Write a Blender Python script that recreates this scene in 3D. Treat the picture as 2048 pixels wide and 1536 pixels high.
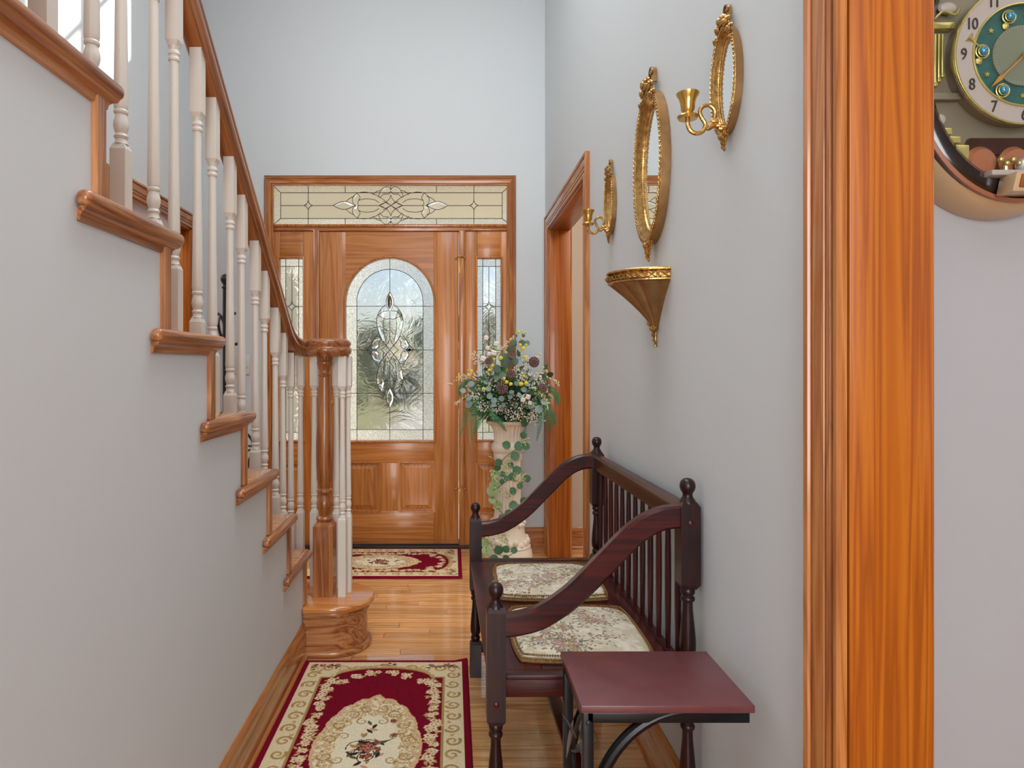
import bpy, bmesh, math, random
import numpy as np
from mathutils import Vector, Matrix
PI = math.pi
R_ = math.radians
for o in list(bpy.data.objects): bpy.data.objects.remove(o)
sc = bpy.context.scene
COL = sc.collection
# ------------------------------------------------------------------ camera, sky, sun, lights, exposure
EYE, F, D = 1.18, 1345.0, 4.36
cam = bpy.data.cameras.new('camera'); camo = bpy.data.objects.new('camera', cam); COL.objects.link(camo)
camo.location = (0, 0, EYE); camo.rotation_euler = (PI/2, 0, 0)
cam.sensor_width = 36; cam.lens = F/2048*36; cam.shift_x = (1024-905)/2048; cam.shift_y = -(768-733)/2048
cam.clip_start = .02; cam.clip_end = 400
sc.camera = camo
w = bpy.data.worlds.new('world'); sc.world = w; w.use_nodes = True
nt = w.node_tree; bg = nt.nodes['Background']; sky = nt.nodes.new('ShaderNodeTexSky')
sky.sky_type = 'NISHITA'; sky.sun_disc = False; sky.sun_elevation = R_(38); sky.sun_rotation = R_(42)
sky.air_density = 1.0; sky.dust_density = 1.5; sky.ozone_density = 1.2
nt.links.new(sky.outputs[0], bg.inputs[0]); bg.inputs[1].default_value = .10
sun = bpy.data.lights.new('sun', 'SUN'); sun.energy = 7; sun.angle = R_(.6); sun.color = (1, .95, .88)
so = bpy.data.objects.new('sun', sun); COL.objects.link(so)
so.rotation_euler = Vector((-1.32, -1.46, -1.54)).to_track_quat('-Z', 'Y').to_euler(); so.location = (4, 8, 6)
def area(name, loc, target, sx, sy, e, col=(1, 1, 1), spread=180):
    l = bpy.data.lights.new(name, 'AREA'); l.shape = 'RECTANGLE'; l.size = sx; l.size_y = sy; l.energy = e; l.color = col; l.spread = R_(spread)
    o = bpy.data.objects.new(name, l); COL.objects.link(o); o.location = loc
    o.rotation_euler = (Vector(target)-Vector(loc)).to_track_quat('-Z', 'Y').to_euler()
    return o
area('foyer_overhead_fill', (-.45, 2.6, 4.75), (-.45, 2.61, 0), 1.8, 2.6, 4, (.955, .978, 1))  # added soft fill from above, no fixture modelled
area('rear_fill', (-.1, -2.6, 1.5), (-.1, 3, 1.1), 1.6, 2.2, 92, (.955, .978, 1))  # added fill behind the camera; the rear wall has no window
area('hall_ceiling_light', (0.1, -.4, 2.9), (0, .8, 0), 1.6, 1.6, 12, (.95, .97, 1))  # unseen fill above the camera, not a real fixture
area('mid_hall_ceiling_light', (0, 1.9, 3.9), (0, 1.91, 0), 1.0, 2.0, 34, (.955, .978, 1))  # extra fill hung out of frame to brighten bench and floor
area('study_fill', (1.9, .2, 2.7), (1.5, .5, 0), 1.0, 1.0, 3, (1, .93, .86))  # weak added fill for the clock room, no lamp there
area('dining_fill', (1.9, 3.2, 2.7), (1.5, 3.6, .5), .8, .8, 30, (1, .92, .84))  # added fill to brighten the beige room beyond the doorway
area('parlour_fill', (-2.5, 3.6, 2.6), (-2.2, 3.6, 0), .8, .8, 16, (1, .96, .92))  # added fill for the unseen left room, without a fixture
vs = sc.view_settings; vs.view_transform = 'Standard'; vs.look = 'None'; vs.gamma = 1; vs.use_curve_mapping = False
vs.exposure = 0.24
# ------------------------------------------------------------------ helpers
WO = {}
def at(px, py, Y): return Vector(((px-905)*Y/F, Y, EYE-(py-733)*Y/F))
def wx(px): return (px-905)/308.5
def wz(py): return EYE-(py-733)/308.5
def tag(o, label=None, cat=None, group=None, kind=None):
    if label: o['label'] = label
    if cat: o['category'] = cat
    if group: o['group'] = group
    if kind: o['kind'] = kind
    return o
def thing(name, label, cat, loc=(0, 0, 0), rz=0, group=None, kind=None):
    o = bpy.data.objects.new(name, None); COL.objects.link(o); o.location = loc; o.rotation_euler = (0, 0, rz)
    o.empty_display_size = .05
    WO[o.name] = Vector((0, 0, 0)) if rz else Vector(loc)   # rotated things are built in local coordinates
    return tag(o, label, cat, group, kind)
class MB:
    def __init__(s): s.v = []; s.f = []
    def add(s, vs, fs):
        n = len(s.v); s.v += [Vector(p) for p in vs]; s.f += [tuple(i+n for i in f) for f in fs]; return s
    def box(s, x0, x1, y0, y1, z0, z1):
        return s.add([(x0,y0,z0),(x1,y0,z0),(x1,y1,z0),(x0,y1,z0),(x0,y0,z1),(x1,y0,z1),(x1,y1,z1),(x0,y1,z1)],
            [(0,3,2,1),(4,5,6,7),(0,1,5,4),(1,2,6,5),(2,3,7,6),(3,0,4,7)])
    def frus(s, c, z0, z1, a0, a1, b0=None, b1=None):   # square frustum
        b0 = b0 or a0; b1 = b1 or a1; x, y = c
        return s.add([(x-a0,y-b0,z0),(x+a0,y-b0,z0),(x+a0,y+b0,z0),(x-a0,y+b0,z0),(x-a1,y-b1,z1),(x+a1,y-b1,z1),(x+a1,y+b1,z1),(x-a1,y+b1,z1)],
            [(0,3,2,1),(4,5,6,7),(0,1,5,4),(1,2,6,5),(2,3,7,6),(3,0,4,7)])
    def prism(s, poly, axis, a, b):      # poly in the two other axes
        def p(q, t):
            return {'x': (t, q[0], q[1]), 'y': (q[0], t, q[1]), 'z': (q[0], q[1], t)}[axis]
        n = len(poly)
        return s.add([p(q, a) for q in poly]+[p(q, b) for q in poly],
            [tuple(range(n))[::-1], tuple(range(n, 2*n))]+[(i, (i+1) % n, n+(i+1) % n, n+i) for i in range(n)])
    def lathe(s, prof, c=(0, 0, 0), seg=20, ax='z', a0=0, a1=2*PI, sx=1, sy=1, flute=None, caps=True):
        full = abs(a1-a0-2*PI) < 1e-6; m = seg if full else seg+1
        vs = []; c = Vector(c)
        for (r, z) in prof:
            for i in range(m):
                a = a0+(a1-a0)*i/seg
                rr = r*(flute(a, z) if flute else 1)
                x, y = rr*math.cos(a)*sx, rr*math.sin(a)*sy
                vs.append(c+(Vector((x, y, z)) if ax == 'z' else Vector((z, x, y)) if ax == 'x' else Vector((x, z, y))))
        fs = []
        for j in range(len(prof)-1):
            for i in range(seg):
                k = (i+1) % m
                fs.append((j*m+i, j*m+k, (j+1)*m+k, (j+1)*m+i))
        if full and caps:
            if prof[0][0] > 1e-6: fs.append(tuple(range(m))[::-1])
            if prof[-1][0] > 1e-6: fs.append(tuple(range((len(prof)-1)*m, len(prof)*m)))
        return s.add(vs, fs)
    def ball(s, c, r, seg=10, rings=7, s3=(1, 1, 1)):
        c = Vector(c); vs = [c+Vector((0, 0, -r*s3[2]))]; fs = []
        for j in range(1, rings):
            t = PI*j/rings
            for i in range(seg):
                a = 2*PI*i/seg
                vs.append(c+Vector((r*s3[0]*math.sin(t)*math.cos(a), r*s3[1]*math.sin(t)*math.sin(a), -r*s3[2]*math.cos(t))))
        vs.append(c+Vector((0, 0, r*s3[2]))); L = len(vs)-1
        for i in range(seg):
            k = (i+1) % seg
            fs.append((0, 1+k, 1+i)); fs.append((L, L-seg+i, L-seg+k))
            for j in range(rings-2):
                fs.append((1+j*seg+i, 1+j*seg+k, 1+(j+1)*seg+k, 1+(j+1)*seg+i))
        return s.add(vs, fs)
    def tube(s, path, r, seg=8, closed=False, rs=None, flat=None):
        path = [Vector(p) for p in path]; n = len(path)
        prof = [(math.cos(2*PI*i/seg), math.sin(2*PI*i/seg)) for i in range(seg)]
        if flat: prof = [(a, b*flat) for a, b in prof]
        prev = None; vs = []
        for i in range(n):
            if closed: t = path[(i+1) % n]-path[i-1]
            else: t = path[min(i+1, n-1)]-path[max(i-1, 0)]
            t = t.normalized() if t.length > 0 else Vector((0, 0, 1))
            if prev is None:
                ref = Vector((0, 0, 1)) if abs(t.z) < .9 else Vector((1, 0, 0))
                u = t.cross(ref).normalized()
            else:
                u = (prev-t*prev.dot(t)); u = u.normalized() if u.length > 1e-6 else prev
            prev = u; vv = t.cross(u)
            rr = rs[i] if rs else r
            for a, b in prof: vs.append(path[i]+(u*a+vv*b)*rr)
        fs = []
        for i in range(n if closed else n-1):
            for k in range(seg):
                a, b = i*seg+k, i*seg+(k+1) % seg; c, d = ((i+1) % n)*seg+(k+1) % seg, ((i+1) % n)*seg+k
                fs.append((a, d, c, b))
        if not closed: fs.append(tuple(range(seg))); fs.append(tuple(range((n-1)*seg, n*seg))[::-1])
        return s.add(vs, fs)
    def sweep(s, path, prof, n, flip=False, closed=False, only=None):   # planar mitred moulding, prof (u lateral, v along n)
        path = [Vector(p) for p in path]; n = Vector(n); m = len(path); k = len(prof)
        segs = [(path[(i+1) % m]-path[i]).normalized() for i in range(m if closed else m-1)]
        lats = [(t.cross(n) if not flip else n.cross(t)).normalized() for t in segs]
        vs = []
        for i in range(m):
            if closed: a, b = lats[i-1], lats[i]
            else: a, b = lats[max(i-1, 0)], lats[min(i, m-2)]
            mm = (a+b)/max(.2, 1+a.dot(b))
            for u, v in prof: vs.append(path[i]+mm*u+n*v)
        fs = []
        for i in range(m if closed else m-1):
            if only is not None and i != only: continue
            j = (i+1) % m
            for q in range(k):
                q2 = (q+1) % k; fs.append((i*k+q, i*k+q2, j*k+q2, j*k+q))
        if only is not None:
            used = vs[only*k:(only+2)*k]; fs = [tuple(x-only*k for x in f) for f in fs]+[tuple(range(k)), tuple(range(k, 2*k))[::-1]]
            return s.add(used, fs)
        if not closed: fs.append(tuple(range(k))); fs.append(tuple(range((m-1)*k, m*k))[::-1])
        return s.add(vs, fs)
    def sweep3(s, path, prof, seglist=None):      # prof (side, up)
        path = [Vector(p) for p in path]; m = len(path); k = len(prof); vs = []; Z = Vector((0, 0, 1))
        for i in range(m):
            t = (path[min(i+1, m-1)]-path[max(i-1, 0)]).normalized()
            sd = t.cross(Z).normalized(); up = sd.cross(t)
            for a, b in prof: vs.append(path[i]+sd*a+up*b)
        fs = [(i*k+q, i*k+(q+1) % k, (i+1)*k+(q+1) % k, (i+1)*k+q) for i in range(m-1) for q in range(k)]
        fs.append(tuple(range(k))); fs.append(tuple(range((m-1)*k, m*k))[::-1])
        return s.add(vs, fs)
    def xf(s, mat, start=0):
        for i in range(start, len(s.v)): s.v[i] = mat @ s.v[i]
        return s
    def build(s, name, mat, parent=None, base=None, bevel=0, bseg=2, ang=35, smooth=True):
        o0 = WO[parent.name] if parent else Vector(base or (0, 0, 0))
        me = bpy.data.meshes.new(name); me.from_pydata([tuple(v-o0) for v in s.v], [], s.f)
        bm = bmesh.new(); bm.from_mesh(me)
        bmesh.ops.recalc_face_normals(bm, faces=bm.faces)
        if bevel:
            es = [e for e in bm.edges if len(e.link_faces) == 2 and e.calc_face_angle(0) > .6]
            bmesh.ops.bevel(bm, geom=es, offset=bevel, segments=bseg, profile=.5, affect='EDGES', clamp_overlap=True)
        bm.to_mesh(me); bm.free()
        me.materials.append(mat)
        if smooth: me.shade_smooth(); me.set_sharp_from_angle(angle=R_(ang))
        o = bpy.data.objects.new(name, me); COL.objects.link(o)
        if parent: o.parent = parent; WO[o.name] = WO[parent.name]
        else: o.location = o0; WO[o.name] = o0
        return o
def inst(src, name, parent, loc, rot=(0, 0, 0), scale=1, mat=None):   # an individual sharing mesh data; loc in world
    o = bpy.data.objects.new(name, src.data if hasattr(src, 'data') else src); COL.objects.link(o)
    o.parent = parent; o.location = Vector(loc)-WO[parent.name]; o.rotation_euler = rot
    o.scale = (scale,)*3 if isinstance(scale, (int, float)) else scale
    return o
def meshof(mb, name, mat):
    o = mb.build(name, mat); me = o.data; bpy.data.objects.remove(o); return me
def bez(pts, n=8):     # catmull-rom through pts
    P = [Vector(p) for p in pts]; out = []
    for i in range(len(P)-1):
        p0 = P[i-1] if i else P[0]*2-P[1]; p1, p2 = P[i], P[i+1]; p3 = P[i+2] if i+2 < len(P) else P[-1]*2-P[-2]
        for k in range(n):
            t = k/n
            out.append(.5*((2*p1)+(p2-p0)*t+(2*p0-5*p1+4*p2-p3)*t*t+(3*p1-p0-3*p2+p3)*t**3))
    out.append(P[-1]); return out
# ------------------------------------------------------------------ materials
def srgb(r, g, b):
    f = lambda c: (c/255/12.92) if c/255 <= .04045 else ((c/255+.055)/1.055)**2.4
    return (f(r), f(g), f(b), 1)
def newmat(name):
    m = bpy.data.materials.new(name); m.use_nodes = True; t = m.node_tree
    return m, t, t.nodes['Principled BSDF']
def N(t, ty, **k):
    n = t.nodes.new(ty)
    for a, b in k.items(): setattr(n, a, b)
    return n
def plain(name, col, rough=.5, metal=0, coat=0, bump=0, bs=60, var=0, vs=8, spec=.5, sheen=0):
    m, t, b = newmat(name)
    b.inputs['Base Color'].default_value = col; b.inputs['Roughness'].default_value = rough; b.inputs['Metallic'].default_value = metal
    b.inputs['Coat Weight'].default_value = coat; b.inputs['Coat Roughness'].default_value = .08; b.inputs['Specular IOR Level'].default_value = spec
    b.inputs['Sheen Weight'].default_value = sheen
    tc = N(t, 'ShaderNodeTexCoord')
    if bump:
        n = N(t, 'ShaderNodeTexNoise'); n.inputs['Scale'].default_value = bs; n.inputs['Detail'].default_value = 4; t.links.new(tc.outputs['Object'], n.inputs['Vector'])
        bp = N(t, 'ShaderNodeBump'); bp.inputs['Strength'].default_value = bump; bp.inputs['Distance'].default_value = .004
        t.links.new(n.outputs['Fac'], bp.inputs['Height']); t.links.new(bp.outputs[0], b.inputs['Normal'])
    if var:
        n = N(t, 'ShaderNodeTexNoise'); n.inputs['Scale'].default_value = vs; n.inputs['Detail'].default_value = 5; t.links.new(tc.outputs['Object'], n.inputs['Vector'])
        r = N(t, 'ShaderNodeValToRGB'); r.color_ramp.elements[0].position = .3; r.color_ramp.elements[1].position = .7
        r.color_ramp.elements[0].color = tuple(c*(1-var) for c in col[:3])+(1,); r.color_ramp.elements[1].color = tuple(min(1, c*(1+var)) for c in col[:3])+(1,)
        t.links.new(n.outputs['Fac'], r.inputs[0]); t.links.new(r.outputs[0], b.inputs['Base Color'])
    return m
def wood(name, dark, mid, light, axis='z', rough=.32, coat=.25, ring=9., stretch=.07, pore=.35, rnd=.12, warp=1.2, bump=.12, crough=.1, rot=0, spec=.5):
    m, t, b = newmat(name); L = t.links.new
    tc = N(t, 'ShaderNodeTexCoord'); oi = N(t, 'ShaderNodeObjectInfo')
    off = N(t, 'ShaderNodeMath', operation='MULTIPLY'); off.inputs[1].default_value = 37.; L(oi.outputs['Random'], off.inputs[0])
    add = N(t, 'ShaderNodeVectorMath', operation='ADD'); L(tc.outputs['Object'], add.inputs[0]); L(off.outputs[0], add.inputs[1])
    src = add
    if rot:
        src = N(t, 'ShaderNodeVectorRotate'); src.rotation_type = 'X_AXIS'; src.inputs['Angle'].default_value = rot; L(add.outputs[0], src.inputs['Vector'])
    def mp(s_al, s_ac):
        mpn = N(t, 'ShaderNodeMapping'); s = [s_ac]*3; s['xyz'.index(axis)] = s_al; mpn.inputs['Scale'].default_value = s
        L(src.outputs[0], mpn.inputs['Vector']); return mpn
    n1 = N(t, 'ShaderNodeTexNoise'); n1.inputs['Scale'].default_value = 1; n1.inputs['Detail'].default_value = 3; n1.inputs['Distortion'].default_value = warp
    L(mp(ring*stretch, ring).outputs[0], n1.inputs['Vector'])
    mul = N(t, 'ShaderNodeMath', operation='MULTIPLY'); mul.inputs[1].default_value = 7; L(n1.outputs['Fac'], mul.inputs[0])
    fr = N(t, 'ShaderNodeMath', operation='PINGPONG'); fr.inputs[1].default_value = .5; L(mul.outputs[0], fr.inputs[0])
    n2 = N(t, 'ShaderNodeTexNoise'); n2.inputs['Scale'].default_value = 1; n2.inputs['Detail'].default_value = 5; n2.inputs['Roughness'].default_value = .65
    L(mp(7, 190).outputs[0], n2.inputs['Vector'])
    mx = N(t, 'ShaderNodeMath', operation='MULTIPLY_ADD'); mx.inputs[1].default_value = pore*1.6; L(n2.outputs['Fac'], mx.inputs[0])
    sb = N(t, 'ShaderNodeMath', operation='MULTIPLY_ADD'); sb.inputs[1].default_value = 1.1; sb.inputs[2].default_value = .22-pore*.8; L(fr.outputs[0], sb.inputs[0]); L(sb.outputs[0], mx.inputs[2])
    r = N(t, 'ShaderNodeValToRGB'); e = r.color_ramp.elements; e[0].position = .12; e[0].color = dark; e[1].position = .85; e[1].color = light
    x = e.new(.45); x.color = mid; L(mx.outputs[0], r.inputs[0])
    hs = N(t, 'ShaderNodeHueSaturation'); mr = N(t, 'ShaderNodeMapRange'); mr.inputs['To Min'].default_value = 1-rnd; mr.inputs['To Max'].default_value = 1+rnd
    L(oi.outputs['Random'], mr.inputs['Value']); L(mr.outputs[0], hs.inputs['Value']); L(r.outputs[0], hs.inputs['Color']); L(hs.outputs[0], b.inputs['Base Color'])
    b.inputs['Roughness'].default_value = rough; b.inputs['Coat Weight'].default_value = coat; b.inputs['Coat Roughness'].default_value = crough; b.inputs['Specular IOR Level'].default_value = spec
    bp = N(t, 'ShaderNodeBump'); bp.inputs['Strength'].default_value = bump; bp.inputs['Distance'].default_value = .002; L(n2.outputs['Fac'], bp.inputs['Height']); L(bp.outputs[0], b.inputs['Normal'])
    return m
def vcol(name, rough=.9, sheen=.2, bump=0, bs=900):
    m, t, b = newmat(name); a = N(t, 'ShaderNodeAttribute'); a.attribute_name = 'col'; t.links.new(a.outputs['Color'], b.inputs['Base Color'])
    b.inputs['Roughness'].default_value = rough; b.inputs['Sheen Weight'].default_value = sheen; b.inputs['Specular IOR Level'].default_value = .1
    tc = N(t, 'ShaderNodeTexCoord'); n = N(t, 'ShaderNodeTexNoise'); n.inputs['Scale'].default_value = bs; t.links.new(tc.outputs['Object'], n.inputs['Vector'])
    bp = N(t, 'ShaderNodeBump'); bp.inputs['Strength'].default_value = .6; bp.inputs['Distance'].default_value = .002
    t.links.new(n.outputs['Fac'], bp.inputs['Height']); t.links.new(bp.outputs[0], b.inputs['Normal'])
    return m
def glassmat(name, scale, dist, rough, strength=1., tint=(1, 1, 1, 1), warp=0, stretch=(1, 1, 1), ior=1.45):
    m, t, b = newmat(name); L = t.links.new; t.nodes.remove(b)
    g = N(t, 'ShaderNodeBsdfGlass'); g.inputs['Roughness'].default_value = rough; g.inputs['IOR'].default_value = ior; g.inputs['Color'].default_value = tint
    tc = N(t, 'ShaderNodeTexCoord'); mp = N(t, 'ShaderNodeMapping'); mp.inputs['Scale'].default_value = stretch
    L(tc.outputs['Object'], mp.inputs[0]); n = N(t, 'ShaderNodeTexNoise'); n.inputs['Scale'].default_value = scale; n.inputs['Detail'].default_value = 2; n.inputs['Distortion'].default_value = warp
    L(mp.outputs[0], n.inputs['Vector']); bp = N(t, 'ShaderNodeBump'); bp.inputs['Strength'].default_value = strength; bp.inputs['Distance'].default_value = dist
    L(n.outputs['Fac'], bp.inputs['Height']); L(bp.outputs[0], g.inputs['Normal']); L(g.outputs[0], t.nodes['Material Output'].inputs[0])
    return m
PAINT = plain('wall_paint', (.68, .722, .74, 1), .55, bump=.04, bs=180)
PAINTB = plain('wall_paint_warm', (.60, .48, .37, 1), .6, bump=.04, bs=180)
PAINT_DIM = plain('clock_wall_paint', (.40, .395, .41, 1), .6, bump=.04, bs=180)  # wall paint darkened so its colour carries the clock room's dimness
CEIL = plain('ceiling_paint', (.8, .8, .8, 1), .8)
def trio(d, m_, l): return srgb(*d), srgb(*m_), srgb(*l)
def woods(nm, d, m_, l, **k): return {a: wood(nm+'_'+a, *trio(d, m_, l), axis=a, **k) for a in 'xyz'}
TRIM = woods('amber_trim_wood', (150, 84, 36), (180, 110, 54), (200, 134, 76), pore=.3, ring=16, stretch=.05, warp=.7, rough=.27, coat=.45)
DOORW = woods('mahogany_door_wood', (168, 96, 38), (192, 120, 56), (208, 138, 74), pore=.35, ring=11, stretch=.05, warp=.7)
JAMB = wood('pine_jamb_wood', *trio((136, 64, 6), (164, 84, 10), (184, 106, 22)), axis='z', ring=26, stretch=.022, pore=.1, warp=.5, rough=.35)
JAMBX = wood('pine_head_wood', *trio((150, 76, 26), (176, 98, 38), (196, 120, 54)), axis='y', ring=11, stretch=.05, pore=.12, warp=.5, rough=.35)
OAK = woods('oak_stair_wood', (118, 62, 30), (160, 98, 54), (192, 134, 86), pore=.8, ring=14, stretch=.05, warp=.7, rough=.3, coat=.4)
OAKT = wood('oak_tread_wood', *trio((168, 98, 44), (198, 124, 62), (216, 148, 86)), axis='x', pore=.4, ring=10, stretch=.05, rough=.2, coat=.8, crough=.05)
RAILW = wood('oak_handrail_wood', *trio((112, 60, 28), (154, 92, 50), (182, 120, 74)), axis='y', pore=.8, ring=14, stretch=.04, warp=.5, rough=.3, coat=.4, rot=math.atan(.786))
NEWEL = wood('newel_wood', *trio((112, 60, 24), (156, 92, 42), (184, 118, 62)), axis='z', pore=.6, ring=14, stretch=.04, warp=.7, rough=.3, coat=.4)
PLANK = wood('floor_oak', *trio((184, 124, 70), (212, 156, 98), (232, 182, 126)), axis='x', pore=.45, ring=12, stretch=.05, rough=.14, coat=1., rnd=.2, bump=.015, crough=.045)
CREAM = plain('cream_baluster_paint', srgb(222, 214, 203), .38, bump=.02, bs=30, coat=.15)
BENCH = woods('dark_mahogany', (36, 8, 8), (60, 14, 13), (80, 22, 18), pore=.2, ring=10, rough=.32, coat=.08, rnd=.05, spec=.35)
BENCHD = wood('darker_mahogany', *trio((22, 6, 8), (36, 10, 10), (50, 15, 14)), axis='z', pore=.2, ring=10, rough=.33, coat=.06, spec=.4, rnd=.05)
TABLEW = plain('burgundy_laminate', srgb(106, 56, 58), .36, coat=.1, bump=.05, bs=90, var=.1, vs=30)
GOLD = plain('antique_gold', srgb(190, 150, 90), .27, metal=1, bump=.35, bs=110, var=.35, vs=60)
GOLDD = plain('dark_bronze_gold', srgb(160, 122, 80), .4, metal=.8, bump=.1, bs=120, var=.2, vs=30)
BRASS = plain('polished_brass', srgb(214, 172, 92), .2, metal=1)
MIRROR = plain('mirror_glass', (.9, .92, .92, 1), .01, metal=1)
BLACK = plain('black_iron', (.012, .012, .013, 1), .45, spec=.5)
BLUEBLK = plain('black_lacquered_tube', (.004, .005, .007, 1), .3, spec=.35)
CAME = plain('lead_came', (.04, .036, .03, 1), .45, metal=.4)
SILVER = plain('silver_leaf', (.55, .52, .48, 1), .35, metal=.9)
G_BORDER = glassmat('glue_chip_glass', 125, .006, .05, tint=(1, 1, 1, 1), warp=1, ior=1.25)
G_WAVE = glassmat('swirled_glass', 5, .0055, .11, tint=(1, 1, 1, 1), warp=4, stretch=(1, 1, 1.3), ior=1.3)
G_CLEAR = glassmat('bevelled_clear_glass', 40, .001, .0, tint=(1, 1, 1, 1), warp=1, ior=1.4)
G_SEED = glassmat('seedy_glass', 70, .0008, .05, tint=(1, 1, 1, 1), warp=.5, ior=1.25)
PLASTER = plain('ivory_plaster', srgb(232, 218, 200), .6, bump=.12, bs=40, var=.05, vs=9)
PLATE = plain('white_plastic', (.75, .73, .7, 1), .35)
# ------------------------------------------------------------------ room shell
XR, XL, XS, H = .60, -1.62, -.608, 4.95
def struct(mb, name, mat, label, parent=None, **k):
    o = mb.build(name, mat, parent, **k)
    if not parent: tag(o, label, kind='structure')
    return o
# floor base plus individual oak strips
m, t, b = newmat('floor_base'); L = t.links.new
tc = N(t, 'ShaderNodeTexCoord'); br = N(t, 'ShaderNodeTexBrick'); br.inputs['Scale'].default_value = 1; br.inputs['Brick Width'].default_value = .75; br.inputs['Row Height'].default_value = .057
br.inputs['Mortar Size'].default_value = .0012; br.inputs['Color1'].default_value = srgb(190, 124, 72); br.inputs['Color2'].default_value = srgb(206, 144, 92); br.inputs['Mortar'].default_value = (.03, .012, .005, 1)
L(tc.outputs['Object'], br.inputs['Vector']); L(br.outputs['Color'], b.inputs['Base Color']); b.inputs['Roughness'].default_value = .25
FLB = m
floor = MB().box(-3.2, 3.4, -3, 4.6, -.14, -.012).build('floor', plain('floor_joint_dark', (.035, .014, .006, 1), .7)); tag(floor, 'glossy oak strip floor running across the hallway', kind='structure')
MB().box(-3.2, 3.4, -3, 1.50, -.0125, 0).build('floor_boards_behind', FLB, floor)
random.seed(4)
row = 0; y = 1.502
LEN = [.42, .6, .78, 1.0, 1.25]
plkm = {}
for ln in LEN:
    plkm[ln] = meshof(MB().box(0, ln-.0018, 0, .0542, -.012, 0), 'floor_plank', PLANK)
cnt = 0
while y < 4.42:
    x0 = -1.75-random.random()*.5; xend = 1.0 if y > 2.7 else .62
    while x0 < xend:
        ln = random.choice(LEN)
        if x0+ln > -1.6 or y > 3.1:
            o = inst(plkm[ln], 'floor_plank', floor, (x0, y, -random.random()*.0006)); cnt += 1
        x0 += ln
    y += .057
# behind right doorway & parlour: plain boards
MB().box(1.0, 3.4, 1.5, 4.6, -.0125, -.001).build('floor_boards_side', FLB, floor)
MB().box(-3.2, -2.0, 1.5, 4.6, -.0125, -.001).build('floor_boards_parlour', FLB, floor)
struct(MB().box(-3.3, 3.5, -3.1, 4.6, H, H+.1), 'ceiling', CEIL, 'white ceiling high above the two-storey foyer')
# front wall with hole for entry set and an upper window above it
ex0, ex1, ez = wx(528), wx(1032), wz(351)
ux0, ux1, uz0, uz1 = -.75, .15, 3.75, 4.7
fw = MB()
fw.box(-3.2, ex0, D, D+.16, 0, H).box(ex1, .66, D, D+.16, 0, H).box(ex0, ex1, D, D+.16, ez, uz0).box(ex0, ux0, D, D+.16, uz0, H).box(ux1, ex1, D, D+.16, uz0, H).box(ux0, ux1, D, D+.16, uz1, H)
struct(fw, 'wall_front', PAINT, 'pale grey painted wall around the front door')
struct(MB().box(.66, 3.4, D, D+.16, 0, H), 'wall_dining', PAINTB, 'beige wall seen through the cased doorway on the right')
# right wall: opening Y 3.02-4.17 z<2.04 ; ends at 1.03
oy0, oy1, oz = 3.02, 4.165, 2.04
struct(MB().box(XR, .725, 1.04, oy0, 0, H).box(XR, .725, oy1, D, 0, H).box(XR, .725, oy0, oy1, oz, H), 'wall_right', PAINT, 'pale grey hall wall that carries the gilt mirrors')
# left wall with opening
struct(MB().box(-1.745, XL, -3, 3.2, 0, H).box(-1.745, XL, oy1, D, 0, H).box(-1.745, XL, 3.2, oy1, oz, H), 'wall_left', PAINT, 'pale grey wall behind the staircase balusters')
struct(MB().box(-3.3, -3.2, -3, 4.6, 0, H), 'wall_parlour', PAINT, 'outer wall of the room on the left')
struct(MB().box(.725, 3.4, 1.16, 1.26, 0, H), 'wall_clock', PAINT_DIM, 'dim-toned wall that carries the round musical clock')
struct(MB().box(3.4, 3.5, -3, 4.6, 0, H), 'wall_east', PAINT, 'outer wall of the rooms on the right')
struct(MB().box(-3.3, 3.5, -3.1, -3, 0, H), 'wall_rear', PAINT, 'wall behind the viewpoint')
# ---- casings
CAS = [(0, 0), (0, .011), (.004, .0145), (.012, .0145), (.016, .0115), (.018, .007), (.022, .007), (.024, .013), (.031, .0145), (.034, .0085), (.037, .0085), (.039, .0145), (.066, .0175), (.068, .011), (.073, .011), (.076, .0205), (.085, .0225), (.088, .02), (.088, 0)]
def jambset(parent, xa, xb, y0, y1, z, faces):
    t_ = .018
    MB().box(xa, xb, y0-.001, y0+t_, 0, z).build('jamb', JAMB, parent, bevel=.002)
    MB().box(xa, xb, y1-t_, y1+.001, 0, z).build('jamb', JAMB, parent, bevel=.002)
    MB().box(xa, xb, y0, y1, z-t_, z+.001).build('head_jamb', JAMBX, parent, bevel=.002)
    for X, nx in faces:
        for q in range(3): MB().sweep([(X, y0+.006, 0), (X, y0+.006, z-.006), (X, y1-.006, z-.006), (X, y1-.006, 0)], CAS, (nx, 0, 0), flip=(nx > 0), only=q).build('casing', TRIM['zyz'[q]], parent)
tr = thing('trim_1', 'amber wood casing and jambs of the open doorway on the right wall beyond the bench', None, (XR, oy0, 0), kind='structure'); jambset(tr, XR-.001, .726, oy0, oy1, oz, [(XR, -1), (.725, 1)])
tr = thing('trim_2', 'amber wood casing of the opening behind the balusters on the left', None, (XL, 3.2, 0), kind='structure'); jambset(tr, -1.746, XL+.001, 3.2, oy1, oz, [(XL, 1)])
# near cased opening on the right
tr = thing('trim_3', 'wide glossy pine jamb and moulded casing at the right foreground', None, (XR, 1.02, 0), kind='structure')
MB().box(XR+.002, .729, 1.019, 1.041, 0, H-.02).build('jamb', JAMB, tr, bevel=.0015)
MB().sweep([(XR, 1.0225, 0), (XR, 1.0225, H-.05)], CAS, (-1, 0, 0), flip=True).build('casing', TRIM['z'], tr)
MB().box(.7285, .7365, 1.027, 1.09, 0, H-.05).build('edge_moulding', TRIM['z'], tr, bevel=.002)
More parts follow.
